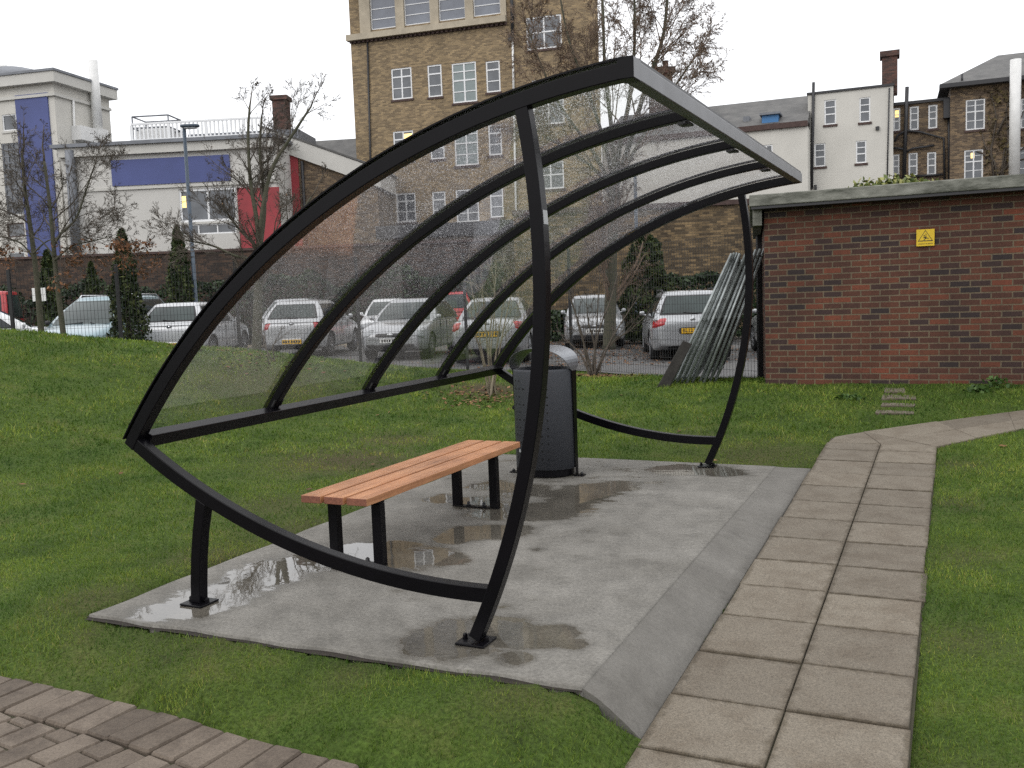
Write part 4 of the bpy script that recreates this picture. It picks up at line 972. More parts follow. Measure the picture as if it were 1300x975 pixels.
# ================================================================== BLACK MESH FENCE
fc=thing('mesh_fence','black welded mesh fence on square posts between the lawn and the car park','fence',tuple(cg(-2,18.5,.1)))
FX=[-460,-300,-142,15,151,301,454,590,723]; FD=[16.6,16.9,17.2,17.6,17.9,18.2,18.4,18.4,18.35]
posts=[]
for px,d in zip(FX,FD):
    hz=373.5+(650-px)*.037; p=at(px,hz,d); posts.append(Vector((p.x,p.y,0)))
posts.append(Vector((FQ1.x,FQ1.y,0)))
FT=2.42
for i,p in enumerate(posts):
    zb=zl(p.x,p.y)-.1; w=.06 if i<9 else .09
    g=MB(); g.box((p.x,p.y,(zb+FT+.04)/2),(w,w,FT+.04-zb),Matrix.Rotation(YAW,3,'Z')); part(g,'post','car_black',fc,bevel=.004)
for i in range(len(posts)-1):
    a,b_=posts[i],posts[i+1]; d=b_-a; ln=d.length; t=d/ln
    zb=min(zl(a.x,a.y),zl(b_.x,b_.y))+.04
    g=MB(); nW=int(ln/.062)
    for w in range(1,nW):
        q=a+t*(w*ln/nW); g.box((q.x,q.y,(zb+FT)/2),(.0044,.0044,FT-zb))
    k=int((FT-zb)/.15)
    for w in range(k+1):
        z=zb+(FT-zb)*w/k; c=(a+b_)/2; g.box((c.x,c.y,z),(ln,.0048,.0048),Matrix.Rotation(math.atan2(t.y,t.x),3,'Z'))
    part(g,'mesh_panel','car_black',fc)
# ================================================================== CARS
def smooth01(t): t=max(0,min(1,t)); return t*t*(3-2*t)
def lerp(a,b,t): return a+(b-a)*t
def interp(x,pts):
    if x<=pts[0][0]: return pts[0][1]
    for (a,b),(c,d) in zip(pts,pts[1:]):
        if x<=c: return b+(d-b)*(x-a)/(c-a)
    return pts[-1][1]
KINDS={
 # L, W, H; wheel x, r; top profile of the lower body; greenhouse: belt/roof x extents
 'hatch':dict(L=3.95,W=1.68,H=1.44,xr=-1.27,xf=1.20,r=.30,top=[(-1.975,.80),(-1.90,.93),(-1.2,.95),(.70,.93),(1.25,.88),(1.70,.78),(1.90,.68),(1.975,.58)],gh=(-1.88,.80,-1.42,.02)),
 'estate':dict(L=4.55,W=1.79,H=1.50,xr=-1.42,xf=1.27,r=.32,top=[(-2.275,.82),(-2.20,.97),(-1.4,.97),(.85,.93),(1.5,.87),(2.0,.76),(2.2,.66),(2.275,.56)],gh=(-2.17,.93,-1.80,.18)),
 'mpv':dict(L=4.35,W=1.76,H=1.64,xr=-1.33,xf=1.32,r=.32,top=[(-2.175,.84),(-2.10,.98),(-1.4,.98),(1.02,1.00),(1.45,.94),(1.9,.80),(2.1,.70),(2.175,.60)],gh=(-2.08,1.12,-1.72,.18)),
 'saloon':dict(L=4.50,W=1.72,H=1.43,xr=-1.42,xf=1.28,r=.31,top=[(-2.25,.82),(-2.18,.95),(-1.55,.97),(-.8,.93),(.75,.91),(1.5,.86),(2.0,.75),(2.2,.64),(2.25,.55)],gh=(-1.52,.82,-.86,.10)),
 'small_van':dict(L=4.3,W=1.78,H=1.98,xr=-1.33,xf=1.35,r=.32,top=[(-2.15,.84),(-2.10,1.0),(1.0,1.02),(1.5,.95),(1.95,.82),(2.1,.72),(2.15,.62)],gh=(-2.12,1.10,-2.05,.42)),
}
def car_meshes(kind):
    K=KINDS[kind]; Lc,Wc,H=K['L'],K['W'],K['H']; hl=Lc/2; hw=Wc/2
    # ---------- lower body
    xs=[-hl,-hl+.03,-hl+.12,-hl+.30,-hl+.6,K['xr'],-.6,0,.6,K['xf']-.35,K['xf'],K['xf']+.35,hl-.30,hl-.12,hl-.03,hl]
    vs=[];fs=[]
    def ends(x):
        e=hl-abs(x); return smooth01(e/.45)
    for x in xs:
        e=ends(x); front=x>0
        w=hw*lerp(.80 if not front else .74,1,e**.55)
        zt=interp(x,K['top']); zb=lerp(.34 if not front else .30,.20,smooth01((hl-abs(x))/.25))
        crown=.035 if abs(x)<hl-.1 else .012
        h=zt-zb
        prof=[(0,zb),(.86,zb),(.965,zb+.05*h),(1.0,zb+.30*h),(1.0,zb+.55*h),(.985,zb+.78*h),(.945,zb+.93*h),(.87,zt),(.5,zt+crown*.75),(0,zt+crown)]
        ring=[(x,w*a,z) for a,z in prof]+[(x,-w*a,z) for a,z in reversed(prof[1:-1])]
        vs+=ring
    n=18
    for i in range(len(xs)-1):
        for j in range(n): fs.append((i*n+j,(i+1)*n+j,(i+1)*n+(j+1)%n,i*n+(j+1)%n))
    fs.append(tuple(reversed(range(n)))[::-1]); fs.append(tuple(range((len(xs)-1)*n,len(xs)*n))[::-1])
    me=bpy.data.meshes.new('car_body'); me.from_pydata(vs,[],fs)
    for p in me.polygons: p.use_smooth=True
    bm=bmesh.new(); bm.from_mesh(me); bmesh.ops.recalc_face_normals(bm,faces=bm.faces); bm.to_mesh(me); bm.free()
    o=bpy.data.objects.new('car_body',me); COL.objects.link(o)
    sb=o.modifiers.new('s','SUBSURF'); sb.levels=2; sb.render_levels=2
    cut=MB(); AR_=K['r']*1.17
    for wx in (K['xr'],K['xf']):
        for s in (-1,1):
            y0,y1=sorted((s*(hw-.26),s*(hw+.2)))
            m_=28; ring=[(wx+AR_*math.cos(2*math.pi*q/m_),K['r']+AR_*math.sin(2*math.pi*q/m_)) for q in range(m_)]
            v=[(a,y0,b_) for a,b_ in ring]+[(a,y1,b_) for a,b_ in ring]
            cut.add(v,[tuple(range(m_))]+[tuple(reversed(range(m_,2*m_)))]+[(q,m_+q,m_+(q+1)%m_,(q+1)%m_) for q in range(m_)])
    cme=bpy.data.meshes.new('cut'); cme.from_pydata(cut.v,[],cut.f)
    bm=bmesh.new(); bm.from_mesh(cme); bmesh.ops.recalc_face_normals(bm,faces=bm.faces); bm.to_mesh(cme); bm.free()
    co=bpy.data.objects.new('cut',cme); COL.objects.link(co)
    bo=o.modifiers.new('b','BOOLEAN'); bo.operation='DIFFERENCE'; bo.object=co; bo.solver='EXACT'
    dg=bpy.context.evaluated_depsgraph_get(); body=bpy.data.meshes.new_from_object(o.evaluated_get(dg))
    bpy.data.objects.remove(o); bpy.data.objects.remove(co)
    from mathutils.bvhtree import BVHTree
    bvh=BVHTree.FromPolygons([v.co.copy() for v in body.vertices],[tuple(p.vertices) for p in body.polygons])
    def decal(dirn,c,w,h,off=.008,e=.6,dome=.012,nr=4,na=20,skew=0.0):
        """a lens or trim pressed on to the body: rays against dirn, centred on (across, z) c"""
        dv=Vector(dirn).normalized(); ac=Vector((-dv.y,dv.x,0)); g=MB(); vs=[];fs=[]
        f=lambda v: math.copysign(abs(v)**e,v)
        def hit(a_,z_):
            o_=dv*5+ac*a_+Vector((0,0,z_)); r_=bvh.ray_cast(o_,-dv); return r_
        r0=hit(*c)
        if r0[0] is None: return None
        vs.append(r0[0]+dv*(off+dome))
        for i in range(1,nr+1):
            k=i/nr
            for j in range(na):
                t=2*math.pi*j/na; u_,v_=f(math.cos(t))*w/2*k,f(math.sin(t))*h/2*k
                q=hit(c[0]+u_,c[1]+v_+skew*u_)
                p_=q[0] if q[0] is not None else vs[-1]-dv*off
                vs.append(p_+dv*(off+dome*(1-k*k)) if i<nr else p_-dv*.004)
        for j in range(na): fs.append((0,1+j,1+(j+1)%na))
        for i in range(nr-1):
            for j in range(na): fs.append((1+i*na+j,1+(i+1)*na+j,1+(i+1)*na+(j+1)%na,1+i*na+(j+1)%na))
        g.add(vs,fs,0,True); return g
    out={}
    hd=[]
    for s_ in (-1,1):
        dh=Vector((1,s_*.55,.25)).normalized(); dd_=Vector((1,s_*.62,0)).normalized(); ac=Vector((-dd_.y,dd_.x,0))
        pc=Vector((hl-.16,s_*(hw-.23),0)); hd.append(decal(dd_,(pc.dot(ac),interp(hl-.16,K['top'])-.10),.40,.17,skew=-s_*.22))
    out['headlights']=hd
    out['hsur']=[decal(Vector((1,s_*.62,0)).normalized(),(Vector((hl-.16,s_*(hw-.23),0)).dot(Vector((-s_*.62,1,0)).normalized()),interp(hl-.16,K['top'])-.10),.46,.215,off=.003,dome=0,skew=-s_*.22) for s_ in (-1,1)]
    tl=[]
    ztl=interp(-hl+.15,K['top'])
    for s_ in (-1,1):
        dd_=Vector((-1,s_*.8,0)).normalized(); ac=Vector((-dd_.y,dd_.x,0)); pc=Vector((-hl+.08,s_*(hw-.10),0))
        tl.append(decal(dd_,(pc.dot(ac),ztl-.13),(.44 if kind=='estate' else .36),.21,skew=s_*.15,dome=.02))
    out['tails']=tl
    fz=interp(hl-.05,K['top'])
    out['grille']=decal((1,0,0),(0,.60),.80,.10,dome=.004,e=.4); out['lower_grille']=decal((1,0,0),(0,.335),1.0,.11,dome=.002,e=.45)
    out['fogs']=[decal((1,0,0),(s_*(hw-.36),.35),.24,.10,dome=0,e=.6) for s_ in (-1,1)]
    out['front_x']=bvh.ray_cast(Vector((5,0,.475)),Vector((-1,0,0)))[0].x
    pz_=.66 if kind in('estate','saloon') else (.42 if kind=='hatch' else .64)
    out['plate_z']=pz_; out['rear_x']=bvh.ray_cast(Vector((-5,0,pz_)),Vector((1,0,0)))[0].x
    out['recess']=decal((-1,0,0),(0,pz_),.66,.17,dome=0,e=.4)
    out['badge_x']=bvh.ray_cast(Vector((-5,0,ztl-.07)),Vector((1,0,0)))[0].x; out['badge_z']=ztl-.07
    out['fbadge_x']=bvh.ray_cast(Vector((5,0,.61)),Vector((-1,0,0)))[0].x
    out['valance']=decal((-1,0,0),(0,.29),1.25,.12,dome=0,e=.4)
    body.name='car_body'; body.materials.clear(); body.materials.append(None); body.materials.append(M['car_black'])
    for p in body.polygons:
        c=p.center; arch=False
        for wx in (K['xr'],K['xf']):
            d=math.hypot(c.x-wx,c.z-K['r'])
            if d<AR_*1.02 and abs(c.y)>hw-.30 and (abs(d-AR_)<.03 or abs(p.normal.y)>.8) and abs(c.y)<hw-.01 and (abs(d-AR_)<.015 or abs(abs(c.y)-(hw-.26))<.02): arch=True
        low = c.z<.245
        p.material_index=1 if (arch or low) else 0
    out['body']=body
    # ---------- greenhouse as rings
    xr0,xf0,xr1,xf1=K['gh']; zb=min(interp(xr0,K['top']),interp(xf0,K['top']))-.02; zt=H-.045
    wb,wt=hw*.945,hw*.665
    def S(side,u,v,off=0.0):
        bulge=.03*math.sin(math.pi*v)
        xr=lerp(xr0,xr1,v); xf=lerp(xf0,xf1,v); w=lerp(wb,wt,v)+bulge
        xr-= .035*math.sin(math.pi*v); xf+=.05*math.sin(math.pi*v)
        z=lerp(zb,zt,v)
        if side=='l': p=Vector((lerp(xr,xf,u), w, z)); c=.03*(1-abs(2*u-1)**4); p.y+=c-.03
        elif side=='r': p=Vector((lerp(xr,xf,u),-w,z)); c=.03*(1-abs(2*u-1)**4); p.y-=c-.03
        elif side=='f': p=Vector((xf,lerp(-w,w,u)*.966,z)); p.x+=.10*(1-abs(2*u-1)**2)
        else: p=Vector((xr,lerp(-w,w,u)*.966,z)); p.x-=.06*(1-abs(2*u-1)**2)
        if off:
            e=.01
            a=S(side,u+e,v)-S(side,u-e,v); b_=S(side,u,v+e)-S(side,u,v-e); nn=a.cross(b_).normalized()
            cen=Vector(((xr0+xf0)/2,0,p.z)); 
            if nn.dot(p-cen)<0: nn=-nn
            p=p+nn*off
        return p
    def ringv(v):
        pts=[]; k=9
        for i in range(k): pts.append(S('l',1-i/k if False else 1-i/k,v))
        return pts
    vs=[];fs=[]; levels=[0,.2,.4,.6,.8,.93,1.0]; k=10
    def ring(v):
        r=[]
        for i in range(k): r.append(S('f',i/k,v))
        for i in range(k): r.append(S('l',1-i/k,v))
        for i in range(k): r.append(S('b',1-i/k,v))
        for i in range(k): r.append(S('r',i/k,v))
        return r
    for v in levels: vs+=ring(v)
    top=ring(1.0); cx=(xr1+xf1)/2
    for f_,dz in ((.95,.024),(.82,.046),(.5,.062),(.2,.066)):
        vs+=[Vector((cx+(p.x-cx)*(.985 if f_>.9 else f_),p.y*f_,H-.045+dz)) for p in top]
    n=4*k; rows=len(vs)//n
    for i in range(rows-1):
        for j in range(n): fs.append((i*n+j,i*n+(j+1)%n,(i+1)*n+(j+1)%n,(i+1)*n+j))
    fs.append(tuple((rows-1)*n+j for j in range(n)))
    g=MB(); g.add(vs,fs,0,True); out['roof']=g
    def patch(side,u0,u1,v0,v1,off,nu=10,nv=6,skew0=0,skew1=0):
        g=MB(); vs=[];fs=[]
        for j in range(nv+1):
            for i in range(nu+1):
                v=lerp(v0,v1,j/nv); a=u0+skew0*(j/nv); b_=u1+skew1*(j/nv)
                vs.append(S(side,lerp(a,b_,i/nu),v,off))
        for j in range(nv):
            for i in range(nu): fs.append((j*(nu+1)+i,j*(nu+1)+i+1,(j+1)*(nu+1)+i+1,(j+1)*(nu+1)+i))
        g.add(vs,fs,0,True); return g
    out['screen']=patch('f',.055,.945,.05,.90,.008); out['rear']=patch('b',.09,.91,.24,.88,.008)
    out['rear_trim']=patch('b',.06,.94,.18,.92,.004)
    cuts={'hatch':[(.10,.48),(.51,.86)],'estate':[(.05,.27),(.30,.56),(.59,.88)],'mpv':[(.05,.25),(.28,.56),(.59,.86)],'saloon':[(.16,.50),(.53,.86)],'small_van':[(.06,.32),(.36,.62),(.66,.90)]}[kind]
    out['sides']=[]
    for s in ('l','r'):
        for a,b_ in cuts: out['sides'].append((patch(s,a,b_,.10,.86,.008),patch(s,a-.014,b_+.014,.05,.91,.004)))
    # ---------- wheels
    r=K['r']
    t=MB(); t.lathe((0,0,0),[(r*.60,-.09),(r*.94,-.095),(r,-.06),(r,.06),(r*.94,.095),(r*.60,.09)],n=26,axis='y')
    rim=MB(); rim.lathe((0,0,0),[(r*.18,.098),(r*.2,.085),(r*.56,.075),(r*.64,.097),(r*.64,-.05),(r*.6,-.05)],n=24,axis='y')
    hub=MB()
    for q in range(7):
        a=2*math.pi*q/7; hub.box((math.cos(a)*r*.38,.088,math.sin(a)*r*.38),(r*.46,.022,r*.11),Matrix.Rotation(-a,3,'Y'))
    dk=MB(); dk.lathe((0,0,0),[(r*.60,.076),(r*.60,.0795),(.02,.0797)],n=20,axis='y')
    out['wheel']=(t,rim,hub,dk); out['K']=K; out['S']=S; return out
CM={k:car_meshes(k) for k in KINDS}
BODY={}
def make_car(label,kind,paint,px,d,phi,front=True,lights=1,plate=True,rails=False,badge='disc',group='cars parked beyond the mesh fence',reg=None,yoff=0):
    cm=CM[kind]; K=cm['K']; hl,hw,H=K['L']/2,K['W']/2,K['H']
    hz=373.5+(650-px)*.037; p=at(px,hz,d); xc=p.dot(RG); z=float(zpark(xc))+.004
    rz=YAW+math.pi/2-R(phi)
    t=thing('parked_car',label,'car',(p.x,p.y,z),rz,group)
    key=(kind,paint)
    if key not in BODY:
        me=cm['body'].copy(); me.materials[0]=M[paint]; BODY[key]=me
    o=bpy.data.objects.new('body',BODY[key]); COL.objects.link(o); o.parent=t
    rf=cm['roof'].build('roof',paint,t)
    cm['screen'].build('windscreen','screen_glass',t)
    cm['rear_trim'].build('rear_surround','car_black',t); cm['rear'].build('rear_window','screen_glass',t)
    for gl_,tr_ in cm['sides']: tr_.build('window_trim','car_black',t); gl_.build('side_window','car_glass',t)
    for wx in (K['xr'],K['xf']):
        for s in (-1,1):
            T_,Ri,Hb,Dk=cm['wheel']
            w=T_.build('wheel','rubber',t); w.location=(wx,s*(hw-.115),K['r']); w.rotation_euler=(0,0,0 if s>0 else math.pi)
            Dk.build('wheel_disc','car_black',w); Ri.build('rim','alloy',w); Hb.build('spokes','alloy',w)
    zt=interp(-hl+.15,K['top'])
    def put(g_,name,mat):
        if g_ is None: return None
        return g_.build(name,mat,t)
    for g_ in cm['tails']: put(g_,'tail_light','lamp_red')
    for g_ in cm['hsur']: put(g_,'headlight_surround','car_black')
    for g_ in cm['headlights']: put(g_,'headlight','lamp_clear')
    for s in (-1,1):
        zm=interp(.7,K['top'])
        g=MB(); g.blob((K['gh'][1]-.16,s*(hw+.02),zm+.06),(.10,.13,.11),e=.7); g.tube([(K['gh'][1]-.16,s*(hw-.12),zm-.01),(K['gh'][1]-.16,s*(hw+.0),zm+.03)],.025,n=6); g.build('door_mirror',paint if kind!='mpv' else 'car_black',t)
        for dx in (-.75,.25):
            g=MB(); g.blob((dx,s*(hw-.006),interp(dx,K['top'])-.12),(.17,.03,.03),e=.6); g.build('door_handle',paint,t)
        for dx in (K['gh'][1]-.43,-.28):
            g=MB(); g.box((dx,s*(hw-.008),.60),(.008,.02,.55)); g.build('door_gap','car_black',t)
    put(cm['valance'],'rear_valance','car_black'); put(cm['recess'],'plate_recess','car_black' if kind in('estate','saloon') else paint)
    pz=cm['plate_z']; xo=cm['rear_x']-.004
    g=MB(); g.box((xo-.012,0,pz),(.012,.50,.108)); pl=g.build('number_plate','plate_yellow',t)
    if reg:
        tx=text_mesh(reg,.105,'sign_black','lettering',.001); tx.parent=pl; tx.location=(xo-.0195,0,pz); tx.rotation_euler=(R(90),0,R(-90))
    else:
        g=MB()
        for q in range(7): g.box((xo-.0187,-.19+.062*q+(.02 if q>3 else 0),pz),(.001,.038,.06))
        g.build('plate_marks','sign_black',pl)
    g=MB(); g.lathe((0,0,0),[(.001,.004),(.058,.004),(.058,-.02),(.001,-.02)],n=20,axis='y'); b_=g.build('rear_badge','chrome' if badge!='dark' else 'car_black',t); b_.rotation_euler=(0,0,R(90)); b_.location=(cm['badge_x']-.010,0,cm['badge_z'])
    g=MB(); g.lathe((0,0,0),[(.001,.0065),(.043,.0065),(.043,.0042),(.001,.0042)],n=18,axis='y'); b2=g.build('badge_centre','paint_grey' if badge!='dark' else 'chrome',b_)
    g=MB(); g.box((0,.008,0),(.10,.004,.014),Matrix.Rotation(R(35),3,'Y')); g.build('badge_bar','chrome' if badge!='dark' else 'car_black',b_)
    g=MB(); q=cm['S']('b',.42,.20,.016); q2=cm['S']('b',.62,.26,.018); g.tube([q,q2],.012,n=5); g.build('wiper','car_black',t)
    put(cm['grille'],'grille','car_black'); put(cm['lower_grille'],'lower_grille','car_black')
    for g_ in cm['fogs']: put(g_,'fog_lamp_recess','car_black')
    g=MB(); g.blob((cm['fbadge_x']+.01,0,.61),(.03,.15,.065),e=.9); g.build('front_badge','chrome',t)
    xf_=cm['front_x']
    g=MB(); g.box((xf_+.008,0,.475),(.014,.50,.108)); fp=g.build('number_plate','plate_white',t)
    g=MB()
    for q in range(7): g.box((xf_+.0157,-.19+.062*q+(.02 if q>3 else 0),.475),(.001,.036,.06))
    g.build('plate_marks','sign_black',fp)
    for s in (-.35,.25):
        g=MB(); q=cm['S']('f',.5+s,.03,.016); q2=cm['S']('f',.5+s*.2+.12,.10,.02); g.tube([q,q2],.011,n=5); g.build('wiper','car_black',t)
    if rails:
        for s in (-1,1):
            g=MB(); x0,x1=K['gh'][2]+.2,K['gh'][3]-.2; y=s*hw*.66
            g.tube([(x0-.08,y,H-.02),(x0,y,H+.035),(x1,y,H+.035),(x1+.08,y,H-.02)],.018,n=6); g.build('roof_rail','chrome' if rails==2 else 'car_black',t)
    g=MB(); g.tube([(K['gh'][2]+.12,0,H),(K['gh'][2]-.02,0,H+.20)],.006,n=5); g.build('aerial','car_black',t)
    return t
make_car('white hatchback at the far left, seen from its side beyond the grass bank','hatch','paint_white',-12,22.5,60)
make_car('red van with dark windows at the far left behind the white hatchback','small_van','paint_red',-74,29.3,-100)
make_car('pale teal people carrier with roof rails facing the lawn beside the tall conifer','mpv','paint_teal',133,23.0,186,rails=2)
make_car('pale silver hatchback with red tail lamps, second car right of the tall conifer','hatch','paint_pale',250,24.8,2,badge='dark')
make_car('silver hatchback with yellow rear plate behind the clear roof, right of the bare trunk','hatch','paint_pale',397,25.6,5,badge='dark')
make_car('silver car mostly hidden behind the hatchback with the yellow rear plate','estate','paint_silver',372,31.5,182)
make_car('silver hatchback facing the lawn with its headlights and dark grille showing, behind the bottom rail','hatch','paint_silver',522,24.0,190)
make_car('white car almost hidden behind the silver hatchback that faces the lawn','hatch','paint_white',494,31.0,178)
make_car('red car with a tall rear window behind the silver saloon','mpv','paint_red',577,34.0,2)
make_car('silver saloon with red tail lamps parked behind the litter bin','saloon','paint_silver',634,22.4,7)
make_car('silver hatchback facing out against the yellow brick wall, left of the thick tree trunk','hatch','paint_silver',752,27.3,184)
make_car('silver estate car with a yellow rear plate next to the leaning fence panels','estate','paint_silver',866,22.3,5,rails=1,reg='BL12 YRU')
make_car('grey car almost wholly hidden behind the brick shed','hatch','paint_grey',1012,22.0,4)
# ================================================================== BUILDINGS
def hzy(px): return 373.5+(650-px)*.037
class Fac:
    """a vertical wall plane: through pixel column pxL at distance dL, running along bearing az (degrees, 90 = across the view)"""
    def __init__(s,pxL,dL,az):
        p=at(pxL,hzy(pxL),dL); s.o=Vector((p.x,p.y,0)); a=R(az)
        s.u=(RG*math.sin(a)+FG*math.cos(a)).normalized(); s.n=Vector((s.u.y,-s.u.x,0))
    def uz(s,px,py):
        r=ray(px,py); t=((s.o-CAM).dot(s.n))/r.dot(s.n); p=CAM+r*t; return (p-s.o).dot(s.u),p.z
    def rect(s,x0,y0,x1,y1):
        xm,ym=(x0+x1)/2,(y0+y1)/2
        return s.uz(x0,ym)[0],s.uz(x1,ym)[0],s.uz(xm,y1)[1],s.uz(xm,y0)[1]
    def P(s,u,z,d=0): q=s.o+s.u*u+s.n*d; return Vector((q.x,q.y,z))
    def box(s,g,u0,u1,z0,z1,d0,d1,mi=0):
        g.hexa([s.P(u0,z0,d1),s.P(u1,z0,d1),s.P(u1,z0,d0),s.P(u0,z0,d0)],[s.P(u0,z1,d1),s.P(u1,z1,d1),s.P(u1,z1,d0),s.P(u0,z1,d0)],mi)
def wall(F,u0,u1,z0,z1,holes,depth,rev=.11,skew=0):
    g=MB(); us=sorted({u0,u1}|{h[0] for h in holes}|{h[1] for h in holes}); zs=sorted({z0,z1}|{h[2] for h in holes}|{h[3] for h in holes})
    us=[u for u in us if u0<=u<=u1]; zs=[z for z in zs if z0<=z<=z1]
    for a,b in zip(us,us[1:]):
        for c,d in zip(zs,zs[1:]):
            m=((a+b)/2,(c+d)/2)
            if any(h[0]<m[0]<h[1] and h[2]<m[1]<h[3] for h in holes): continue
            g.add([F.P(a,c),F.P(b,c),F.P(b,d),F.P(a,d)],[(0,1,2,3)])
    for a,b,c,d in holes:
        q=[(a,c),(b,c),(b,d),(a,d)]
        for (ua,za),(ub,zb) in zip(q,q[1:]+q[:1]): g.add([F.P(ua,za),F.P(ub,zb),F.P(ub,zb,-rev),F.P(ua,za,-rev)],[(3,2,1,0)])
    # flanks and back
    g.add([F.P(u0,z0),F.P(u0,z1),F.P(u0,z1,-depth),F.P(u0,z0,-depth)],[(0,1,2,3)])
    g.add([F.P(u1,z0),F.P(u1,z1),F.P(u1-skew,z1,-depth),F.P(u1-skew,z0,-depth)],[(3,2,1,0)])
    g.add([F.P(u0,z0,-depth),F.P(u0,z1,-depth),F.P(u1-skew,z1,-depth),F.P(u1-skew,z0,-depth)],[(0,1,2,3)])
    return g
def window(t,F,h,cols=2,rows=(1,),pane='window_glass',fw=.06,bar=.028,sill='brick_trim',rev=.11,frame='white_upvc',lamp=None,vsplit=None,name='window',open_=False):
    a,b,c,d=h
    g=MB(); F.box(g,a,a+fw,c,d,-rev+.03,-rev+.08); F.box(g,b-fw,b,c,d,-rev+.03,-rev+.08); F.box(g,a+fw,b-fw,c,c+fw,-rev+.03,-rev+.078); F.box(g,a+fw,b-fw,d-fw,d,-rev+.03,-rev+.078)
    for i in range(1,cols):
        u=lerp(a,b,i/cols); F.box(g,u-fw*.5,u+fw*.5,c+fw,d-fw,-rev+.032,-rev+.076)
    n=len(rows); 
    for k in rows:
        z=lerp(c,d,k[0] if isinstance(k,tuple) else k); w=fw*.45 if isinstance(k,tuple) else bar*.5
        F.box(g,a+fw,b-fw,z-w,z+w,-rev+.034,-rev+.074)
    w_=part(g,name,frame,t)
    g=MB(); g.add([F.P(a,c,-rev+.045),F.P(b,c,-rev+.045),F.P(b,d,-rev+.045),F.P(a,d,-rev+.045)],[(0,1,2,3)]); sub(g,'pane',pane,w_,t)
    if sill:
        g=MB(); F.box(g,a-.06,b+.06,c-.11,c-.004,-rev+.03,.05); sub(g,'sill',sill,w_,t)
    if lamp:
        for (ua,ub,za,zb) in [lamp]:
            g=MB(); F.box(g,lerp(a,b,ua),lerp(a,b,ub),lerp(c,d,za),lerp(c,d,zb),-rev+.046,-rev+.05); sub(g,'room_lamp','lit_lamp',w_,t)
    return w_
def pipe(t,F,px0,y0,px1,y1,r=.06,d=.09,mat='dark_metal',name='drainpipe'):
    a=F.uz(px0,y0); b=F.uz(px1,y1); g=MB(); g.tube([F.P(a[0],a[1],d),F.P(b[0],b[1],d)],r,n=8); return part(g,name,mat,t)
# ---------------------------------------------------------------- brick tower block
TB=Fac(462,50,107)
tw=thing('brick_tower_block','tall yellow brick block with rows of white windows rising behind the shelter','building',tuple(TB.P(8,0)))
zr=TB.uz(550,-60)[1]; uR=TB.uz(760,60)[0]; zb_=TB.uz(552,37)[1]; uB0=TB.uz(465,20)[0]; uB1=TB.uz(641,20)[0]
wins=[]
def W_(x0,y0,x1,y1,**k): wins.append((TB.rect(x0,y0,x1,y1),k))
std=dict(cols=2,rows=((.72,),.36))
W_(497,86,523,126,**std); W_(543,82,561,123,cols=1,rows=((.72,),.36)); W_(574,79,605,130,cols=2,rows=((.56,),.28,.78),pane='blind_glass'); W_(617,77,635,117,cols=1,rows=((.72,),.36))
W_(499.5,166,525,204,lamp=(.5,.95,.70,.90),**std); W_(546,163,564,202,cols=1,rows=((.72,),.36)); W_(577,159,607,210,cols=2,rows=((.56,),.28,.78),pane='blind_glass'); W_(620,158,637,197,cols=1,rows=((.72,),.36))
W_(503,245,528,282,**std); W_(549,243,566,280,cols=1,rows=((.72,),.36)); W_(579,240,608,282,cols=2,rows=((.56,),.28,.78)); W_(622,238,639,276,cols=1,rows=((.72,),.36))
W_(668,20,713,62,cols=2,rows=((.52,),)); W_(676,100,716,158,cols=2,rows=((.52,),)); W_(682,205,716,240,cols=2,rows=((.52,),)); 
W_(505,322,530,352,**std); W_(582,318,610,352,cols=2,rows=((.5,),))
band=[]
for x0,x1 in ((470.5,502.5),(513.5,546.5),(557.5,591),(601.5,636)):
    a,b,_,_=TB.rect(x0,2,x1,34); c=TB.uz((x0+x1)/2,{470.5:34,513.5:30.5,557.5:27.5,601.5:24.5}[x0])[1]; band.append((a,b,zb_+.35,zr-.8))
zb0=min(b[2] for b in band)
holes=[w[0] for w in wins]+band
g=wall(TB,0,uR,-.1,zr,holes,14,skew=5); part(g,'wall','tower_brick',tw)
for h,k in wins: window(tw,TB,h,fw=.075,bar=.045,**k)
for h in band: window(tw,TB,h,cols=1,rows=(.2,.4,.6,.8),pane='clerestory_glass',sill=None,fw=.05,bar=.04,name='strip_window')
g=MB(); TB.box(g,-.12,uB1+.1,zb_-.12,zb_+.18,.005,.30); part(g,'string_course','stone_sill',tw)
us=[uB0-.35]+sum([[b[0],b[1]] for b in band],[])+[uB1+.1]
for a,b in zip(us[0::2],us[1::2]):
    g=MB(); TB.box(g,a+.004,b-.004,zb_+.185,zr-.1,.004,.10); part(g,'pier','stone_sill',tw)
g=MB()
n=int((uB1+.1)/.12); vs=[]
for i in range(n+1):
    for u_,d_ in ((i*.12,.02 if i%2 else .14),((i+1)*.12-.001,.02 if i%2 else .14)): vs+=[TB.P(u_,zb_-.24,d_),TB.P(u_,zb_-.125,d_)]
g.add(vs,[(2*i,2*i+2,2*i+3,2*i+1) for i in range(len(vs)//2-1)])
part(g,'dentil_course','brick_trim',tw)
zc=TB.uz(455,6)[1]
g=MB(); TB.box(g,-1.1,uB1+.6,zr-.55,zr+.1,.31,1.2); TB.box(g,-1.1,-.004,zr-.55,zr+.1,-14,.309); part(g,'cornice','dark_metal',tw)
pipe(tw,TB,649.5,-40,651.5,49,.09); pipe(tw,TB,651.5,52,653,135,.055,mat='flue_white'); pipe(tw,TB,653,135,657,330,.055,mat='flue_white')
u_,z_=TB.uz(650,50); g=MB(); TB.box(g,u_-.14,u_+.14,z_-.1,z_+.25,.02,.22); part(g,'rain_hopper','dark_metal',tw)
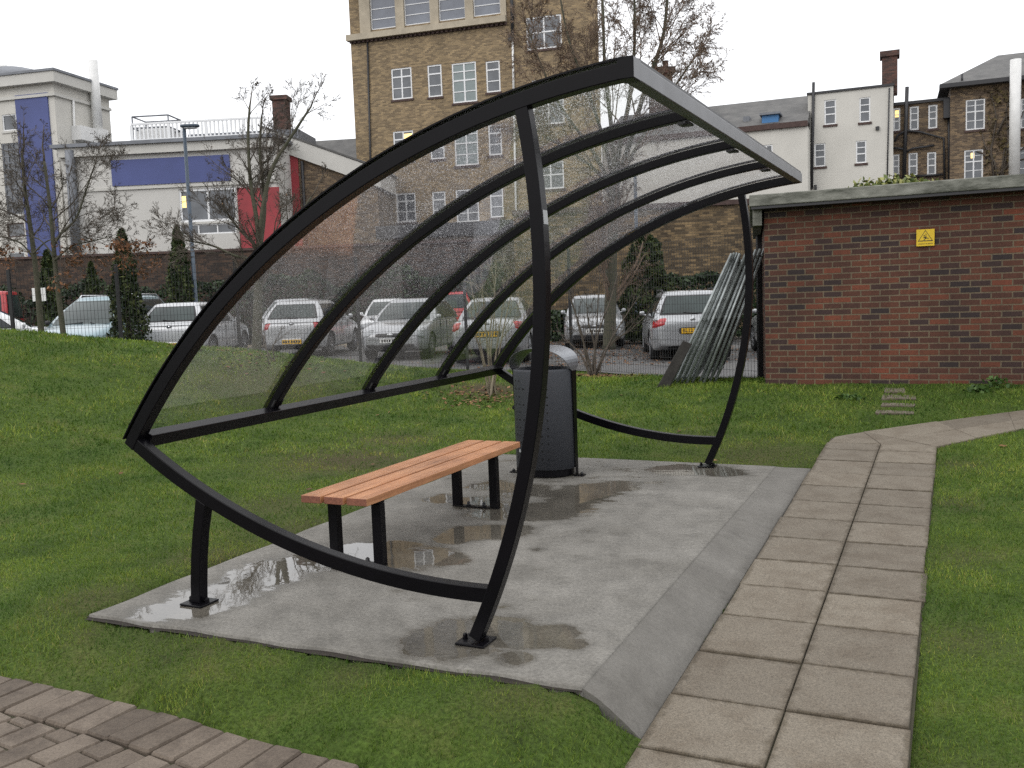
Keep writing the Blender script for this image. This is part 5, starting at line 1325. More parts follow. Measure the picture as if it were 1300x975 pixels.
g=MB(); g.add([TB.P(0,zr),TB.P(uR,zr),TB.P(uR-5,zr,-14),TB.P(0,zr,-14)],[(0,1,2,3)]); part(g,'roof','lead_grey',tw)
pipe(tw,TB,467,50,474,330,.05,.06)
# low flat roofed outbuilding in front of the tower
OB=Fac(492,44,100); ob=thing('flat_roofed_outbuilding','low brown brick outbuilding with a dark flat roof at the foot of the tower block','outbuilding',tuple(OB.P(3,0)))
z1=OB.uz(560,300)[1]; z2=OB.uz(560,284)[1]; u1=OB.uz(648,300)[0]
hs=[OB.rect(520,318,552,350),OB.rect(585,316,615,348)]
part(wall(OB,0,u1,-.1,z1,hs,4),'wall','brown_brick',ob)
for h in hs: window(ob,OB,h,cols=2,rows=((.6,),))
g=MB(); OB.box(g,-.3,u1+.3,z1,z2,-4.2,.35); part(g,'flat_roof','dark_metal',ob)
# ---------------------------------------------------------------- white block with the upright blue panel (far left)
A1=Fac(-120,49.5,104)
uc=A1.uz(75,200)[0]; A2=Fac(75,1,14); A2.o=A1.P(uc,0); 
wb=thing('white_office_block','tall cream office block with an upright blue panel at the far left','building',tuple(A1.P(uc-4,0)))
zt=A1.uz(60,106)[1]; dep=abs(A2.uz(140,150)[0])
h1=[A1.rect(3,145,21,166),A1.rect(5,181,33,272),A1.rect(9,283,31,301),A1.rect(11,320,32,335),A1.rect(-60,145,-20,166),A1.rect(-58,181,-22,272)]
g=wall(A1,0,uc,-.1,zt,h1,dep); part(g,'wall','white_render',wb)
window(wb,A1,h1[0],cols=1,rows=(),sill='render_trim'); window(wb,A1,h1[1],cols=4,rows=tuple(i/11 for i in range(1,11)),pane='window_glass',sill='render_trim',fw=.07,bar=.07,frame='lead_grey',name='glass_block_window')
window(wb,A1,h1[2],cols=1,rows=(),sill='render_trim',frame='brick_trim'); window(wb,A1,h1[3],cols=1,rows=(),sill=None)
window(wb,A1,h1[4],cols=1,rows=(),sill='render_trim'); window(wb,A1,h1[5],cols=4,rows=tuple(i/11 for i in range(1,11)),sill='render_trim',fw=.07,bar=.07,frame='lead_grey',name='glass_block_window')
a,b,c,d=A1.rect(27,119,68,300); 
g=MB(); A1.box(g,a,b,c-1.6,A1.uz(47,119)[1],.004,.07); part(g,'blue_panel','blue_panel',wb)
g=MB(); A1.box(g,-.2,uc+.32,zt+.0,zt+.5,-dep-.3,.32); part(g,'cornice','render_trim',wb)
g=MB(); A1.box(g,-.25,uc+.38,zt+.505,zt+.62,-dep-.35,.38); part(g,'roof_edge','lead_grey',wb)
g=MB(); A1.box(g,0,uc+.12,zt-.62,zt-.48,.003,.12); A2.box(g,.0,dep,zt-.62,zt-.48,.003,.12); part(g,'string_course','render_trim',wb)
# flue on the flank wall
fu,fz=A2.uz(117,165); z0=A2.uz(117,182)[1]
g=MB(); p=A2.P(fu,fz,.35); g.tube([p,Vector((p.x,p.y,A2.uz(115,79)[1]))],.24,n=12); part(g,'flue','flue_white',wb)
g=MB(); A2.box(g,fu-.35,fu+.35,fz-2.4,fz-.01,.01,.7); A2.box(g,fu-1.6,fu-.352,fz-.75,fz-.05,.01,.55); part(g,'duct','flue_white',wb)
pipe(wb,A2,91,128,93,185,.06,mat='flue_white')
for px,py in ((4.5,84),(13,86)):
    q=at(px,py,58); g=MB(); g.tube([(q.x,q.y,q.z-3),q],.16,n=8); g.lathe((q.x,q.y,q.z-.3),[(.22,0),(.22,.35),(.01,.36)],n=8); part(g,'roof_flue','flue_white',wb)
q=at(10,100,60); g=MB(); g.blob((q.x,q.y,q.z-1.2),(7,5,3.2),e=.6); part(g,'roof_housing','lead_grey',wb)
# ---------------------------------------------------------------- lower white block with blue band, terrace
B2=Fac(93,45.0,95)
tb=thing('terrace_block','low cream block with a blue band, red panels and railed roof terrace','building',tuple(B2.P(5,0)))
z2=B2.uz(200,183)[1]; u2=B2.uz(349,200)[0]
hw_=[B2.rect(228,239,300,281),B2.rect(228,284,300,297)]
g=wall(B2,0,u2,-.1,z2,hw_,9); part(g,'wall','grey_render',tb)
window(tb,B2,hw_[0],cols=2,rows=(),sill='render_trim',fw=.10,pane='window_glass',lamp=(.04,.11,.45,.8)); window(tb,B2,hw_[1],cols=3,rows=(),sill=None,fw=.06)
g=MB(); B2.box(g,-.3,u2+.2,z2+.0,z2+.16,-9.2,.38); part(g,'roof_edge','lead_grey',tb)
g=MB(); B2.box(g,-.05,u2,z2-.42,z2-.004,.003,.24); B2.box(g,0,u2,B2.uz(200,237.5)[1]-.06,B2.uz(200,237.5)[1]+.06,.003,.08); part(g,'string_course','render_trim',tb)
a,b,c,d=B2.rect(142,200,292.5,233); g=MB(); B2.box(g,a,b,c,d,.004,.06); part(g,'blue_band','blue_panel',tb)
for r_ in ((304,238,324,330),(324.5,238,357,330)):
    a,b,c,d=B2.rect(*r_); g=MB(); B2.box(g,a,b,c,d,.004,.06); part(g,'red_panel','red_panel',tb)
pipe(tb,B2,91.5,192,100,322,.22,.2,mat='lead_grey')
a=B2.uz(158,150)[0]; b=B2.uz(330,150)[0]; zA=z2+.17; zB=B2.uz(230,150)[1]
g=MB(); n=int((b-a)/.20)
for d_ in (-.6,):
    B2.box(g,a,b,zB-.09,zB,d_-.04,d_+.04); B2.box(g,a,b,zA+.12,zA+.2,d_-.04,d_+.04)
    for i in range(n+1):
        u=a+(b-a)*i/n; w=.035 if i%9 else .07; B2.box(g,u-w,u+w,zA,zB-.091,d_-.03,d_+.03)
part(g,'terrace_railing','white_upvc',tb)
g=MB(); u0,z0=B2.uz(170,178); B2.box(g,u0-1,u0+.7,zA,B2.uz(180,149)[1],-4.2,-2.2); part(g,'roof_housing','flue_white',tb)
g=MB(); u0=B2.uz(205,178)[0]; B2.box(g,u0,u0+5.6,zA,zB-.2,-6,-3); part(g,'plant_room','lead_grey',tb)
g=MB(); q=B2.uz(170,139); zz=q[1]
for k in range(13):
    a_=math.pi*k/12; 
cp=[B2.P(q[0]-.9,zz,-1.6),B2.P(q[0]+.9,zz,-1.6),B2.P(q[0]+.9,zz,-3.0),B2.P(q[0]-.9,zz,-3.0)]
for dz in (0,-.55): 
    for i in range(4): g.tube([cp[i]+Vector((0,0,dz)),cp[(i+1)%4]+Vector((0,0,dz))],.04,n=5)
for c_ in cp: g.tube([c_,Vector((c_.x,c_.y,zA))],.04,n=5)
part(g,'ladder_cage','lead_grey',tb)
# ---------------------------------------------------------------- gabled brown building beside it
G3=Fac(349,46.5,95); gb=thing('gabled_building','brown gabled building with a cream barge board and brick chimney, left of the tower','building',tuple(G3.P(3,0)))
pk=G3.uz(349,160); lo=G3.uz(478,216); uE=lo[0]; zE=lo[1]
vs=[G3.P(0,-.1),G3.P(uE,-.1),G3.P(uE,zE-.5),G3.P(0,pk[1]-.5)]; vb=[v-G3.n*9 for v in vs]
g=MB(); g.add(vs+vb,[(0,1,2,3),(7,6,5,4),(1,5,6,2),(0,3,7,4)]); part(g,'gable_wall','brown_brick',gb)
g=MB(); g.hexa([G3.P(-.2,pk[1]-.85,.16),G3.P(uE+.2,zE-.85,.16),G3.P(uE+.2,zE-.85,-9),G3.P(-.2,pk[1]-.85,-9)],[G3.P(-.2,pk[1],.16),G3.P(uE+.2,zE,.16),G3.P(uE+.2,zE,-9),G3.P(-.2,pk[1],-9)]); part(g,'barge_board','render_trim',gb)
g=MB(); g.hexa([G3.P(-.25,pk[1]+.005,.2),G3.P(uE+.3,zE+.005,.2),G3.P(uE+.3,zE+.005,-9.2),G3.P(-.25,pk[1]+.005,-9.2)],[G3.P(-.25,pk[1]+.1,.2),G3.P(uE+.3,zE+.1,.2),G3.P(uE+.3,zE+.1,-9.2),G3.P(-.25,pk[1]+.1,-9.2)]); part(g,'roof','slate',gb)
a,b,c,d=G3.rect(363,193,381,300); g=MB(); G3.box(g,a,b,c-1,d,.004,.06); part(g,'red_panel','red_panel',gb)
a,b,c,d=G3.rect(353,240,362,300); g=MB(); G3.box(g,a,b,c-1,d,.004,.06); part(g,'white_panel','white_render',gb)
pipe(gb,G3,384,205,390,320,.08)
u0,z0=G3.uz(345.5,122); g=MB(); G3.box(g,u0-.33,u0+.36,z0-3.4,z0,-1.6,-.9); ch=part(g,'chimney','chimney_brick',gb)
g=MB(); G3.box(g,u0-.42,u0+.45,z0+.003,z0+.22,-1.69,-.81); sub(g,'chimney_cap','chimney_brick',ch,gb)
# slate roofed range further back
S4=Fac(395,60,98); sr=thing('slate_roofed_range','long building with a dark slate roof showing between the gabled building and the tower','building',tuple(S4.P(4,0)))
zr4=S4.uz(430,163)[1]; u4=S4.uz(475,170)[0]
part(wall(S4,-6,u4+4,-.1,zr4-3,[],8),'wall','brown_brick',sr)
g=MB(); g.hexa([S4.P(-6.3,zr4-3,.4),S4.P(u4+4.3,zr4-3,.4),S4.P(u4+4.3,zr4-3,-8.4),S4.P(-6.3,zr4-3,-8.4)],[S4.P(-6.3,zr4,-3.9),S4.P(u4+4.3,zr4,-3.9),S4.P(u4+4.3,zr4,-4.1),S4.P(-6.3,zr4,-4.1)]); part(g,'roof','slate',sr)
# ---------------------------------------------------------------- boundary walls of the car park
D5=Fac(-420,34.5,92); dw=thing('dark_boundary_wall','long dark brown brick wall behind the parked cars on the left','wall',tuple(D5.P(14,0)))
z5=D5.uz(120,322.5)[1]; u5=D5.uz(655,330)[0]
g=MB(); D5.box(g,0,u5,-.1,z5-.09,-.34,0); part(g,'brick_wall','dark_wall_brick',dw)
g=MB(); D5.box(g,-.02,u5,z5-.087,z5,-.40,.06); part(g,'coping','brick_trim',dw)
Y5=Fac(655,31.5,98); yw=thing('yellow_boundary_wall','high yellow stock brick wall behind the estate car and the shed','wall',tuple(Y5.P(6,0)))
zy=Y5.uz(920,254)[1]; uy=Y5.uz(1130,300)[0]
g=MB(); Y5.box(g,0,uy,-.1,zy-.16,-.4,0); part(g,'brick_wall','yellow_wall_brick',yw)
g=MB(); Y5.box(g,-.03,uy,zy-.157,zy,-.48,.09); part(g,'coping','brick_trim',yw)
# ---------------------------------------------------------------- white rendered house right of the shelter
B5=Fac(1019,46,112)
wh=thing('white_rendered_house','white rendered three storey house with four small windows and a tall brick chimney','building',tuple(B5.P(3,0)))
zL=B5.uz(1026,118)[1]; uH=B5.uz(1134,180)[0]; zR=B5.uz(1130,112)[1]; zt=(zL+zR)/2; uL=B5.uz(1026,180)[0]
hs=[B5.rect(1046.5,126.5,1061.5,158),B5.rect(1091,123.5,1105,155),B5.rect(1034,182,1048,211.5),B5.rect(1086.5,178.5,1100,207)]
part(wall(B5,uL,uH,-.1,zt,hs,8),'wall','white_render',wh)
for h in hs: window(wh,B5,h,cols=1,rows=((.42,),.70),fw=.06,bar=.04,sill='brick_trim')
g=MB(); B5.box(g,uL-.05,uH+.05,zt+.002,zt+.10,-8.05,.07); part(g,'roof_edge','dark_metal',wh)
u0,z0=B5.uz(1129.5,63); zb=zt
g=MB(); B5.box(g,u0-.34,u0+.34,zb-.3,z0-.25,-.95,-.22); ch=part(g,'chimney','chimney_brick',wh)
g=MB(); B5.box(g,u0-.43,u0+.43,z0-.247,z0,-1.04,-.13); sub(g,'chimney_cap','chimney_brick',ch,wh)
pipe(wh,B5,1033,105,1030.5,240,.07); pipe(wh,B5,1129,112,1126,235,.03,.05); pipe(wh,B5,1035.5,235,1035.5,246,.06)
for q in ((1114,163),(1020.5,185.5)):
    u0,z0=B5.uz(*q); g=MB(); B5.box(g,u0-.08,u0+.08,z0-.08,z0+.08,.004,.12); part(g,'vent','dark_metal',wh)
# wing with slate roof, blue dormer
W6=Fac(868,46.6,112); wg=thing('slate_roofed_wing','long white wing with slate roof and small blue dormer behind the shelter eave','building',tuple(W6.P(4,0)))
u1=W6.uz(1026,200)[0]-.02; zE=W6.uz(944,168)[1]; zR=EYE+(W6.uz(960,129)[1]-EYE)*1.094-.55
hs=[W6.rect(965,184,981,212)]
part(wall(W6,-4,u1,-.1,zE,hs,9),'wall','white_render',wg)
window(wg,W6,hs[0],cols=2,rows=((.5,),),fw=.06)
g=MB(); W6.box(g,-4.1,u1,zE+.002,zE+.25,-.4,.14); part(g,'brick_eave','brick_trim',wg)
g=MB(); g.hexa([W6.P(-4.1,zE+.255,-.05),W6.P(u1,zE+.255,-.05),W6.P(u1,zE+.255,-9),W6.P(-4.1,zE+.255,-9)],[W6.P(-4.1,zR+.55,-4.3),W6.P(u1,zR+.55,-4.3),W6.P(u1,zR+.55,-4.5),W6.P(-4.1,zR+.55,-4.5)]); part(g,'roof','slate',wg)
a,b,c,d=W6.rect(966,141.5,987,158); g=MB(); W6.box(g,a,b,c,d-.1,-2.4,-.35); dm_=part(g,'dormer','dormer_blue',wg)
g=MB(); W6.box(g,a-.1,b+.1,d-.097,d,-2.5,-.2); sub(g,'dormer_roof','lead_grey',dm_,wg)
for px in (944,936):
    u0,z0=W6.uz(px,147+(944-px)*1.5); g=MB(); W6.box(g,u0-.15,u0+.15,z0-.25,z0+.12,-1.9,-.9); part(g,'roof_vent','lead_grey',wg)
# brown link building and the hipped corner building
L7=Fac(1132,47.5,112); lk=thing('brick_link_building','narrow brown brick building with black pipes beside the white rendered house','building',tuple(L7.P(2,0)))
zt=L7.uz(1170,131)[1]; u1=L7.uz(1212,180)[0]
hs=[L7.rect(1134,137,1143,166),L7.rect(1155,135,1166.5,165),L7.rect(1178.5,133,1190,163),L7.rect(1133,196,1142,222),L7.rect(1153.5,194,1165,223),L7.rect(1177,193,1188.5,222)]
part(wall(L7,0,u1,-.1,zt,hs,6),'wall','brown_brick',lk)
for i,h in enumerate(hs): window(lk,L7,h,cols=1,rows=((.42,),.7),fw=.07,bar=.04,lamp=(.25,.8,.6,.9) if i==0 else None)
g=MB(); L7.box(g,-.05,u1,zt+.002,zt+.14,-6,.12); part(g,'gutter','dark_metal',lk)
pipe(lk,L7,1151.5,111,1147.5,226,.09,.14); pipe(lk,L7,1204.5,140,1205,232,.07,.1)
g=MB()
for pts in ([(1136,180),(1140,172),(1150,166),(1168,168),(1198,176),(1199,228)],[(1134,188),(1149,190)],[(1149,194),(1158,189),(1186,185)],[(1160,224),(1197,222)]):
    q=[L7.uz(*p) for p in pts]; g.tube([L7.P(u,z,.13) for u,z in q],.055,n=7)
part(g,'waste_pipes','dark_metal',lk)
u0,z0=L7.uz(1206,140); g=MB(); L7.box(g,u0-.3,u0+.3,z0-.4,z0+.5,.02,.4); part(g,'rain_hopper','dark_metal',lk)
H8=Fac(1205,46,112); hb=thing('hipped_roof_building','brown brick building with a hipped slate roof and dry creeper at the far right','building',tuple(H8.P(5,0)))
zE=H8.uz(1230,108)[1]; u1=H8.uz(1420,150)[0]
hs=[H8.rect(1226,126,1250.5,164.5),H8.rect(1224,190,1248,227.5),H8.rect(1296,124,1320,162),H8.rect(1291,186,1316,225)]
part(wall(H8,0,u1,-.1,zE,hs,9),'wall','brown_brick',hb)
window(hb,H8,hs[0],cols=2,rows=((.6,),.3,.8)); window(hb,H8,hs[1],cols=2,rows=((.6,),.3,.8),lamp=(.35,.55,.72,.9)); window(hb,H8,hs[2],cols=2,rows=((.6,),.3,.8)); window(hb,H8,hs[3],cols=2,rows=((.6,),.3,.8))
zr=EYE+(H8.uz(1282,71)[1]-EYE)*1.096-.55; ur=H8.uz(1279,90)[0]
g=MB(); b_=[H8.P(-.45,zE+.1,.45),H8.P(u1,zE+.1,.45),H8.P(u1,zE+.1,-9.4),H8.P(-.45,zE+.1,-9.4)]; r0,r1=H8.P(ur,zr+.55,-4.4),H8.P(u1,zr+.55,-4.4)
g.add(b_+[r0,r1],[(0,1,5,4),(1,2,5),(2,3,4,5),(3,0,4),(3,2,1,0)]); part(g,'roof','slate',hb)
g=MB(); H8.box(g,-.5,u1,zE-.10,zE+.09,.04,.55); part(g,'gutter','dark_metal',hb)
pipe(hb,H8,1221,95,1221,107,.05,.2)
u0,z0=H8.uz(1287,80); zl_=H8.uz(1281,228)[1]; g=MB(); g.tube([H8.P(u0,z0,.75),H8.P(u0,zl_,.75)],.24,n=12); part(g,'flue','flue_white',hb)
# creeper clinging to it
n=420; pts=[]; 
while len(pts)<n:
    px,py=random.uniform(1243,1345),random.uniform(112,236)
    if random.random()<.5+.5*math.sin(px*.16)*math.sin(py*.11+1):
        u,z=H8.uz(px,py)
        if any(h[0]-.05<u<h[1]+.05 and h[2]<z<h[3] for h in hs): continue
        pts.append(H8.P(u,z,random.uniform(.02,.16)))
cr=thing('wall_creeper','dry brown creeper spread over the hipped roof building wall','plant',tuple(H8.P(6,0,.1)))
leaves('foliage',np.array(pts),.22,'creeper_leaf',cr,tuple(cr.location))
g=MB()
for pts in ([(1268,232),(1262,205),(1250,185),(1247,170)],[(1270,232),(1275,190),(1292,160),(1300,140)],[(1266,222),(1285,205),(1310,200)],[(1262,230),(1258,190),(1265,150),(1258,118)],[(1272,230),(1280,180),(1277,140),(1285,112)],[(1258,205),(1248,195),(1240,192)],[(1266,170),(1275,150),(1292,142)],[(1275,215),(1296,190),(1318,180)]):
    g.tube([H8.P(*H8.uz(*p),.06) for p in pts],[.06,.045,.03,.02][:len(pts)],n=6)
part(g,'stem','bark_dark',cr)
# brick chimney stack peeping over the shelter eave
q=at(838,86,52); ck=thing('chimney_stack','squat brown chimney stack showing just above the shelter eave','chimney',(q.x,q.y,0))
g=MB(); rz_=Matrix.Rotation(YAW,3,'Z'); g.box((q.x,q.y,(q.z-.4)/2),(1.15,1.0,q.z-.4),rz_); part(g,'stack','chimney_brick',ck)
g=MB(); g.box((q.x,q.y,q.z-.24),(1.45,1.25,.32),rz_); part(g,'chimney_cap','chimney_brick',ck)
for dx in (-.3,.3):
    g=MB(); p=q+RG*dx; g.lathe((p.x,p.y,q.z-.075),[(.17,0),(.15,.4),(.18,.42),(.12,.43)],n=10); part(g,'chimney_pot','chimney_brick',ck)
# ---------------------------------------------------------------- lamp posts, small sign
def lamp(px_t,py_t,px_b,d,label,head=True):
    a=at(px_t,py_t,d); zb=float(zpark(0)); t=thing('lamp_post',label,'lamp post',(a.x,a.y,zb))
    g=MB(); g.tube([(a.x,a.y,zb),(a.x,a.y,zb+1.3),(a.x,a.y,zb+1.32),(a.x,a.y,a.z)],[.10,.10,.062,.05],n=12); part(g,'pole','lamp_post',t)
    if head:
        g=MB(); c=a+RG*.18; g.blob((c.x,c.y,a.z+.02),(.58,.24,.10),e=.5,rot=Matrix.Rotation(YAW,3,'Z')); h=part(g,'lamp_head','lamp_post',t)
        g=MB(); g.blob((c.x,c.y,a.z-.045),(.40,.17,.05),e=.5,rot=Matrix.Rotation(YAW,3,'Z')); sub(g,'lens','lamp_clear',h,t)
    return t
lamp(233.5,161,247,29,'slim blue grey lamp post in front of the blue banded block')
lamp(806,215,806,29.5,'slim dark lamp post against the yellow brick wall beside the dark conifer')
q=at(50.5,374,21.5); t=thing('parking_sign','small plain white sign plate on a short post among the cars at the left','sign',(q.x,q.y,float(zpark(-10))))
g=MB(); g.tube([(q.x,q.y,.2),(q.x,q.y,q.z+.15)],.03,n=8); part(g,'post','lamp_post',t)
g=MB(); pp=q-FG*.04; g.box(pp,(.31,.012,.30),rz_); part(g,'sign_plate','plate_white',t,bevel=.004)
# ================================================================== TREES AND PLANTS
def branch(g,p,d,ln,r,lvl,maxl,cfg,tips,segs=4):
    """one limb as a tapered wandering tube, then its side shoots"""
    pts=[p.copy()]; rad=[r]; q=p.copy(); dd=d.normalized()
    for i in range(segs):
        dd=(dd+Vector((random.gauss(0,1),random.gauss(0,1),random.gauss(0,1)))*cfg['wob']+Vector((0,0,cfg['up'][min(lvl,len(cfg['up'])-1)]))).normalized()
        q=q+dd*(ln/segs); pts.append(q.copy()); rad.append(max(cfg['rmin'],r*(1-(i+1)/segs*(1-cfg['taper']))))
    g.tube(pts,rad,n=7 if lvl==0 else (5 if lvl==1 else 3),cap=lvl<2)
    tips.append((pts,lvl))
    if lvl>=maxl: return
    n=cfg['n'][min(lvl,len(cfg['n'])-1)]
    for k in range(n):
        f=random.uniform(cfg['start'] if lvl<2 else .15,1.0); i=min(int(f*segs),segs-1); t=f*segs-i
        bp=pts[i].lerp(pts[i+1],t); ax=(pts[i+1]-pts[i]).normalized()
        side=ax.orthogonal().normalized(); side=Matrix.Rotation(random.uniform(0,2*math.pi),3,ax)@side
        an=R(random.uniform(*cfg['ang'])); nd=ax*math.cos(an)+side*math.sin(an)
        l2=ln*cfg['ratio']*random.uniform(.6,1.15)*(1-.45*f)
        branch(g,bp,nd,l2,max(cfg['rmin'],lerp(rad[i],rad[i+1],t)*cfg['rr']),lvl+1,maxl,cfg,tips,segs=max(3,segs-1))
def bare_tree(label,base,stems,cfg,maxl,group=None,bark='bark',twig='bark_dark',name='bare_tree',leafn=0,leafmat='brown_leaf',leafsize=.07,leafbox=None,hang=0,leafmin=2):
    t=thing(name,label,'tree' if name!='bare_shrub' else 'shrub',tuple(base),0,group)
    tips=[]
    gt=MB(); gc=MB()
    for pts,r0,r1 in stems:
        n=len(pts); rad=[lerp(r0,r1,i/(n-1)) for i in range(n)]
        fine=[];fr=[]
        for i in range(n-1):
            p0,p1,p2,p3=pts[max(i-1,0)],pts[i],pts[i+1],pts[min(i+2,n-1)]
            for k in range(5):
                s=k/5; fine.append(.5*((2*p1)+(p2-p0)*s+(2*p0-5*p1+4*p2-p3)*s*s+(3*p1-p0-3*p2+p3)*s**3)); fr.append(lerp(rad[i],rad[i+1],s))
        fine.append(pts[-1]); fr.append(rad[-1])
        fr[0]*=1.25
        gt.tube(fine,fr,n=9)
        L0=sum((b-a).length for a,b in zip(fine,fine[1:]))
        for k in range(cfg['n'][0]):
            f=random.uniform(cfg['first'],1.0)**.8; i=min(int(f*(len(fine)-1)),len(fine)-2); bp=fine[i]; ax=(fine[i+1]-fine[i]).normalized()
            side=ax.orthogonal().normalized(); side=Matrix.Rotation(random.uniform(0,2*math.pi),3,ax)@side
            an=R(random.uniform(*cfg['ang'])); nd=ax*math.cos(an)+side*math.sin(an)
            branch(gc,bp,nd,cfg['len']*random.uniform(.6,1.1)*(1.1-.6*f),max(cfg['rmin'],fr[i]*cfg['rr']),1,maxl,cfg,tips,segs=5)
        branch(gc,fine[-1],(fine[-1]-fine[-3]),cfg['len']*.38,fr[-1]*.9,1,maxl,cfg,tips,segs=5)
    part(gt,'trunk',bark,t); part(gc,'crown',twig,t)
    if leafn:
        P=[]
        c=[x for x in tips if x[1]>=leafmin]
        if leafbox: c=[x for x in c if leafbox(x[0][len(x[0])//2])] or c
        while len(P)<leafn:
            pts,l=random.choice(c); i=random.randrange(len(pts)-1); q=pts[i].lerp(pts[i+1],random.random())
            if leafbox and not leafbox(q): 
                if random.random()<.997: continue
            P.append(q+Vector((random.gauss(0,.03),random.gauss(0,.03),random.gauss(0,.03)-.02)))
        leaves('leaves',np.array(P),leafsize,leafmat,t,tuple(t.location),hang=hang,aspect=.5 if hang==0 else .22)
    return t
def PX(lst,d,z0=None):
    o=[at(x,y,d) for x,y in lst]
    if z0 is not None: o[0].z=z0
    return o
# twin bare trees at the left, hanging on to a few brown leaves low down
cf=dict(wob=.16,up=(.02,.05,.03,.0),rmin=.0026,taper=.22,n=(9,7,6,4),start=.2,ang=(28,60),ratio=.56,rr=.44,first=.42,len=1.6)
d=16.2
lb=lambda q: 1.9<q.z<2.75
b0=at(52,420,d); b0.z=zl(b0.x,b0.y)-.05
bare_tree('left one of two slender bare trees on the grass bank, russet leaves low down',b0,[([b0]+PX([(49,380),(44,330),(38,285),(31,235),(28,195)],d),.056,.022),(PX([(44,330),(28,310),(8,302),(-12,296)],d),.018,.006),(PX([(42,322),(60,306),(84,300)],d-.2),.016,.006)],cf,4,'slender bare trees on the bank',leafn=330,leafbox=lb)
b0=at(81,422,d-.2); b0.z=zl(b0.x,b0.y)-.05
bare_tree('right one of two slender bare trees on the bank, beside the tall conifer',b0,[([b0]+PX([(75,380),(70,335),(66,290),(62,250),(56,205)],d-.2),.050,.022),(PX([(68,312),(78,296),(96,278),(110,240),(118,215)],d-.2),.024,.010),(PX([(70,330),(92,312),(118,306),(140,300)],d-.3),.017,.006),(PX([(69,326),(50,304),(26,298)],d-.3),.015,.005)],cf,4,'slender bare trees on the bank',leafn=520,leafbox=lb)
# bare tree behind the roof glazing
cf=dict(wob=.15,up=(.05,.06,.05,.02),rmin=.0026,taper=.2,n=(9,7,6,4),start=.15,ang=(18,50),ratio=.56,rr=.44,first=.22,len=1.35)
d=16.2
b0=at(325,452,d); b0.z=zl(b0.x,b0.y)-.05
bare_tree('bare spreading tree behind the roof glazing, in front of the red panels',b0,
 [([b0]+PX([(327,400),(328,360),(330,318)],d),.085,.072),
  (PX([(330,318),(326,280),(318,230),(315,175),(317,135)],d),.045,.018),(PX([(330,318),(333,270),(345,215),(372,170),(395,135)],d),.048,.016),
  (PX([(330,320),(318,305),(303,290),(288,270)],d),.035,.015),(PX([(330,318),(336,260),(330,200),(332,150)],d+.4),.04,.016),(PX([(330,316),(350,300),(372,285),(395,250)],d-.3),.035,.015),(PX([(328,330),(300,325),(270,312),(235,305)],d-.2),.028,.010)],
 cf,4,None,leafn=90,leafmat='catkin',leafsize=.04,leafmin=3)
# tall birch-like tree in front of the tower block
cf=dict(wob=.10,up=(.05,.07,-.02,-.12,-.2),rmin=.0045,taper=.2,n=(16,10,7,4),start=.2,ang=(16,44),ratio=.48,rr=.36,first=.2,len=2.8)
d=25.0
b0=at(773,444,d); b0.z=float(zpark(1))-.05
bare_tree('tall bare tree with drooping brown twigs in front of the tower block',b0,
 [([b0]+PX([(775,390),(776,340),(778,290),(781,240)],d),.17,.135),
  (PX([(781,240),(786,190),(800,120),(806,40),(803,-60)],d),.085,.02),(PX([(781,245),(770,190),(748,120),(722,50),(705,-40)],d),.062,.016),
  (PX([(781,240),(800,180),(820,110),(843,40),(850,-60)],d+.6),.09,.03),(PX([(780,250),(758,200),(715,140),(690,90),(668,30)],d-.5),.05,.014),(PX([(781,245),(777,170),(768,90),(765,0),(758,-80)],d-.3),.07,.018),
  (PX([(783,235),(812,180),(850,120),(877,80)],d-.4),.06,.02),(PX([(778,260),(760,220),(720,190),(680,165)],d+.3),.05,.02)],
 cf,4,None,bark='bark',twig='twig_brown',name='bare_tree',leafn=9000,leafmat='catkin',leafsize=.066,hang=3.5,leafmin=2)
# bare multi-stemmed shrubs
def shrub(label,px,py,tops,d,r=.016,leafn=0,group='bare shrubs in the lawn',lenk=.7,tw='bark_dark',n=(4,4,3)):
    b=at(px,py,d); b.z=zl(b.x,b.y)-.03
    cf=dict(wob=.12,up=(.05,.05,.03),rmin=.0032,taper=.3,n=n,start=.2,ang=(18,50),ratio=.55,rr=.6,first=.35,len=lenk)
    st=[]
    for k,(x,y) in enumerate(tops):
        e=at(x,y,d+random.uniform(-.35,.35)); m1=b.lerp(e,.35)+Vector((random.gauss(0,.03),random.gauss(0,.03),.12)); s=b+Vector((random.gauss(0,.05),random.gauss(0,.05),0))
        st.append(([s,m1,b.lerp(e,.7)+Vector((0,0,.06)),e],r*random.uniform(.7,1.2),r*.3))
    return bare_tree(label,b,st,cf,3,group,bark=tw,twig=tw,name='bare_shrub',leafn=leafn,leafmat='litter_leaf',leafsize=.04)
shrub('bare many-stemmed shrub by the fence below the thick tree trunk',752,476,[(706,325),(722,370),(745,385),(765,310),(785,345),(812,375),(826,395),(735,420),(790,420),(718,430)],16.8,.02)
shrub('bare shrub with pale stems behind the far end of the bottom rail',622,499,[(595,345),(612,360),(630,330),(642,370),(655,350),(600,410),(668,400),(628,390)],13.4,.017,tw='twig_pale')
shrub('thin bare sapling beside the bare tree with the mossy trunk',344,466,[(334,420),(322,405),(352,430)],14.0,.011,lenk=.45,n=(3,2,2))
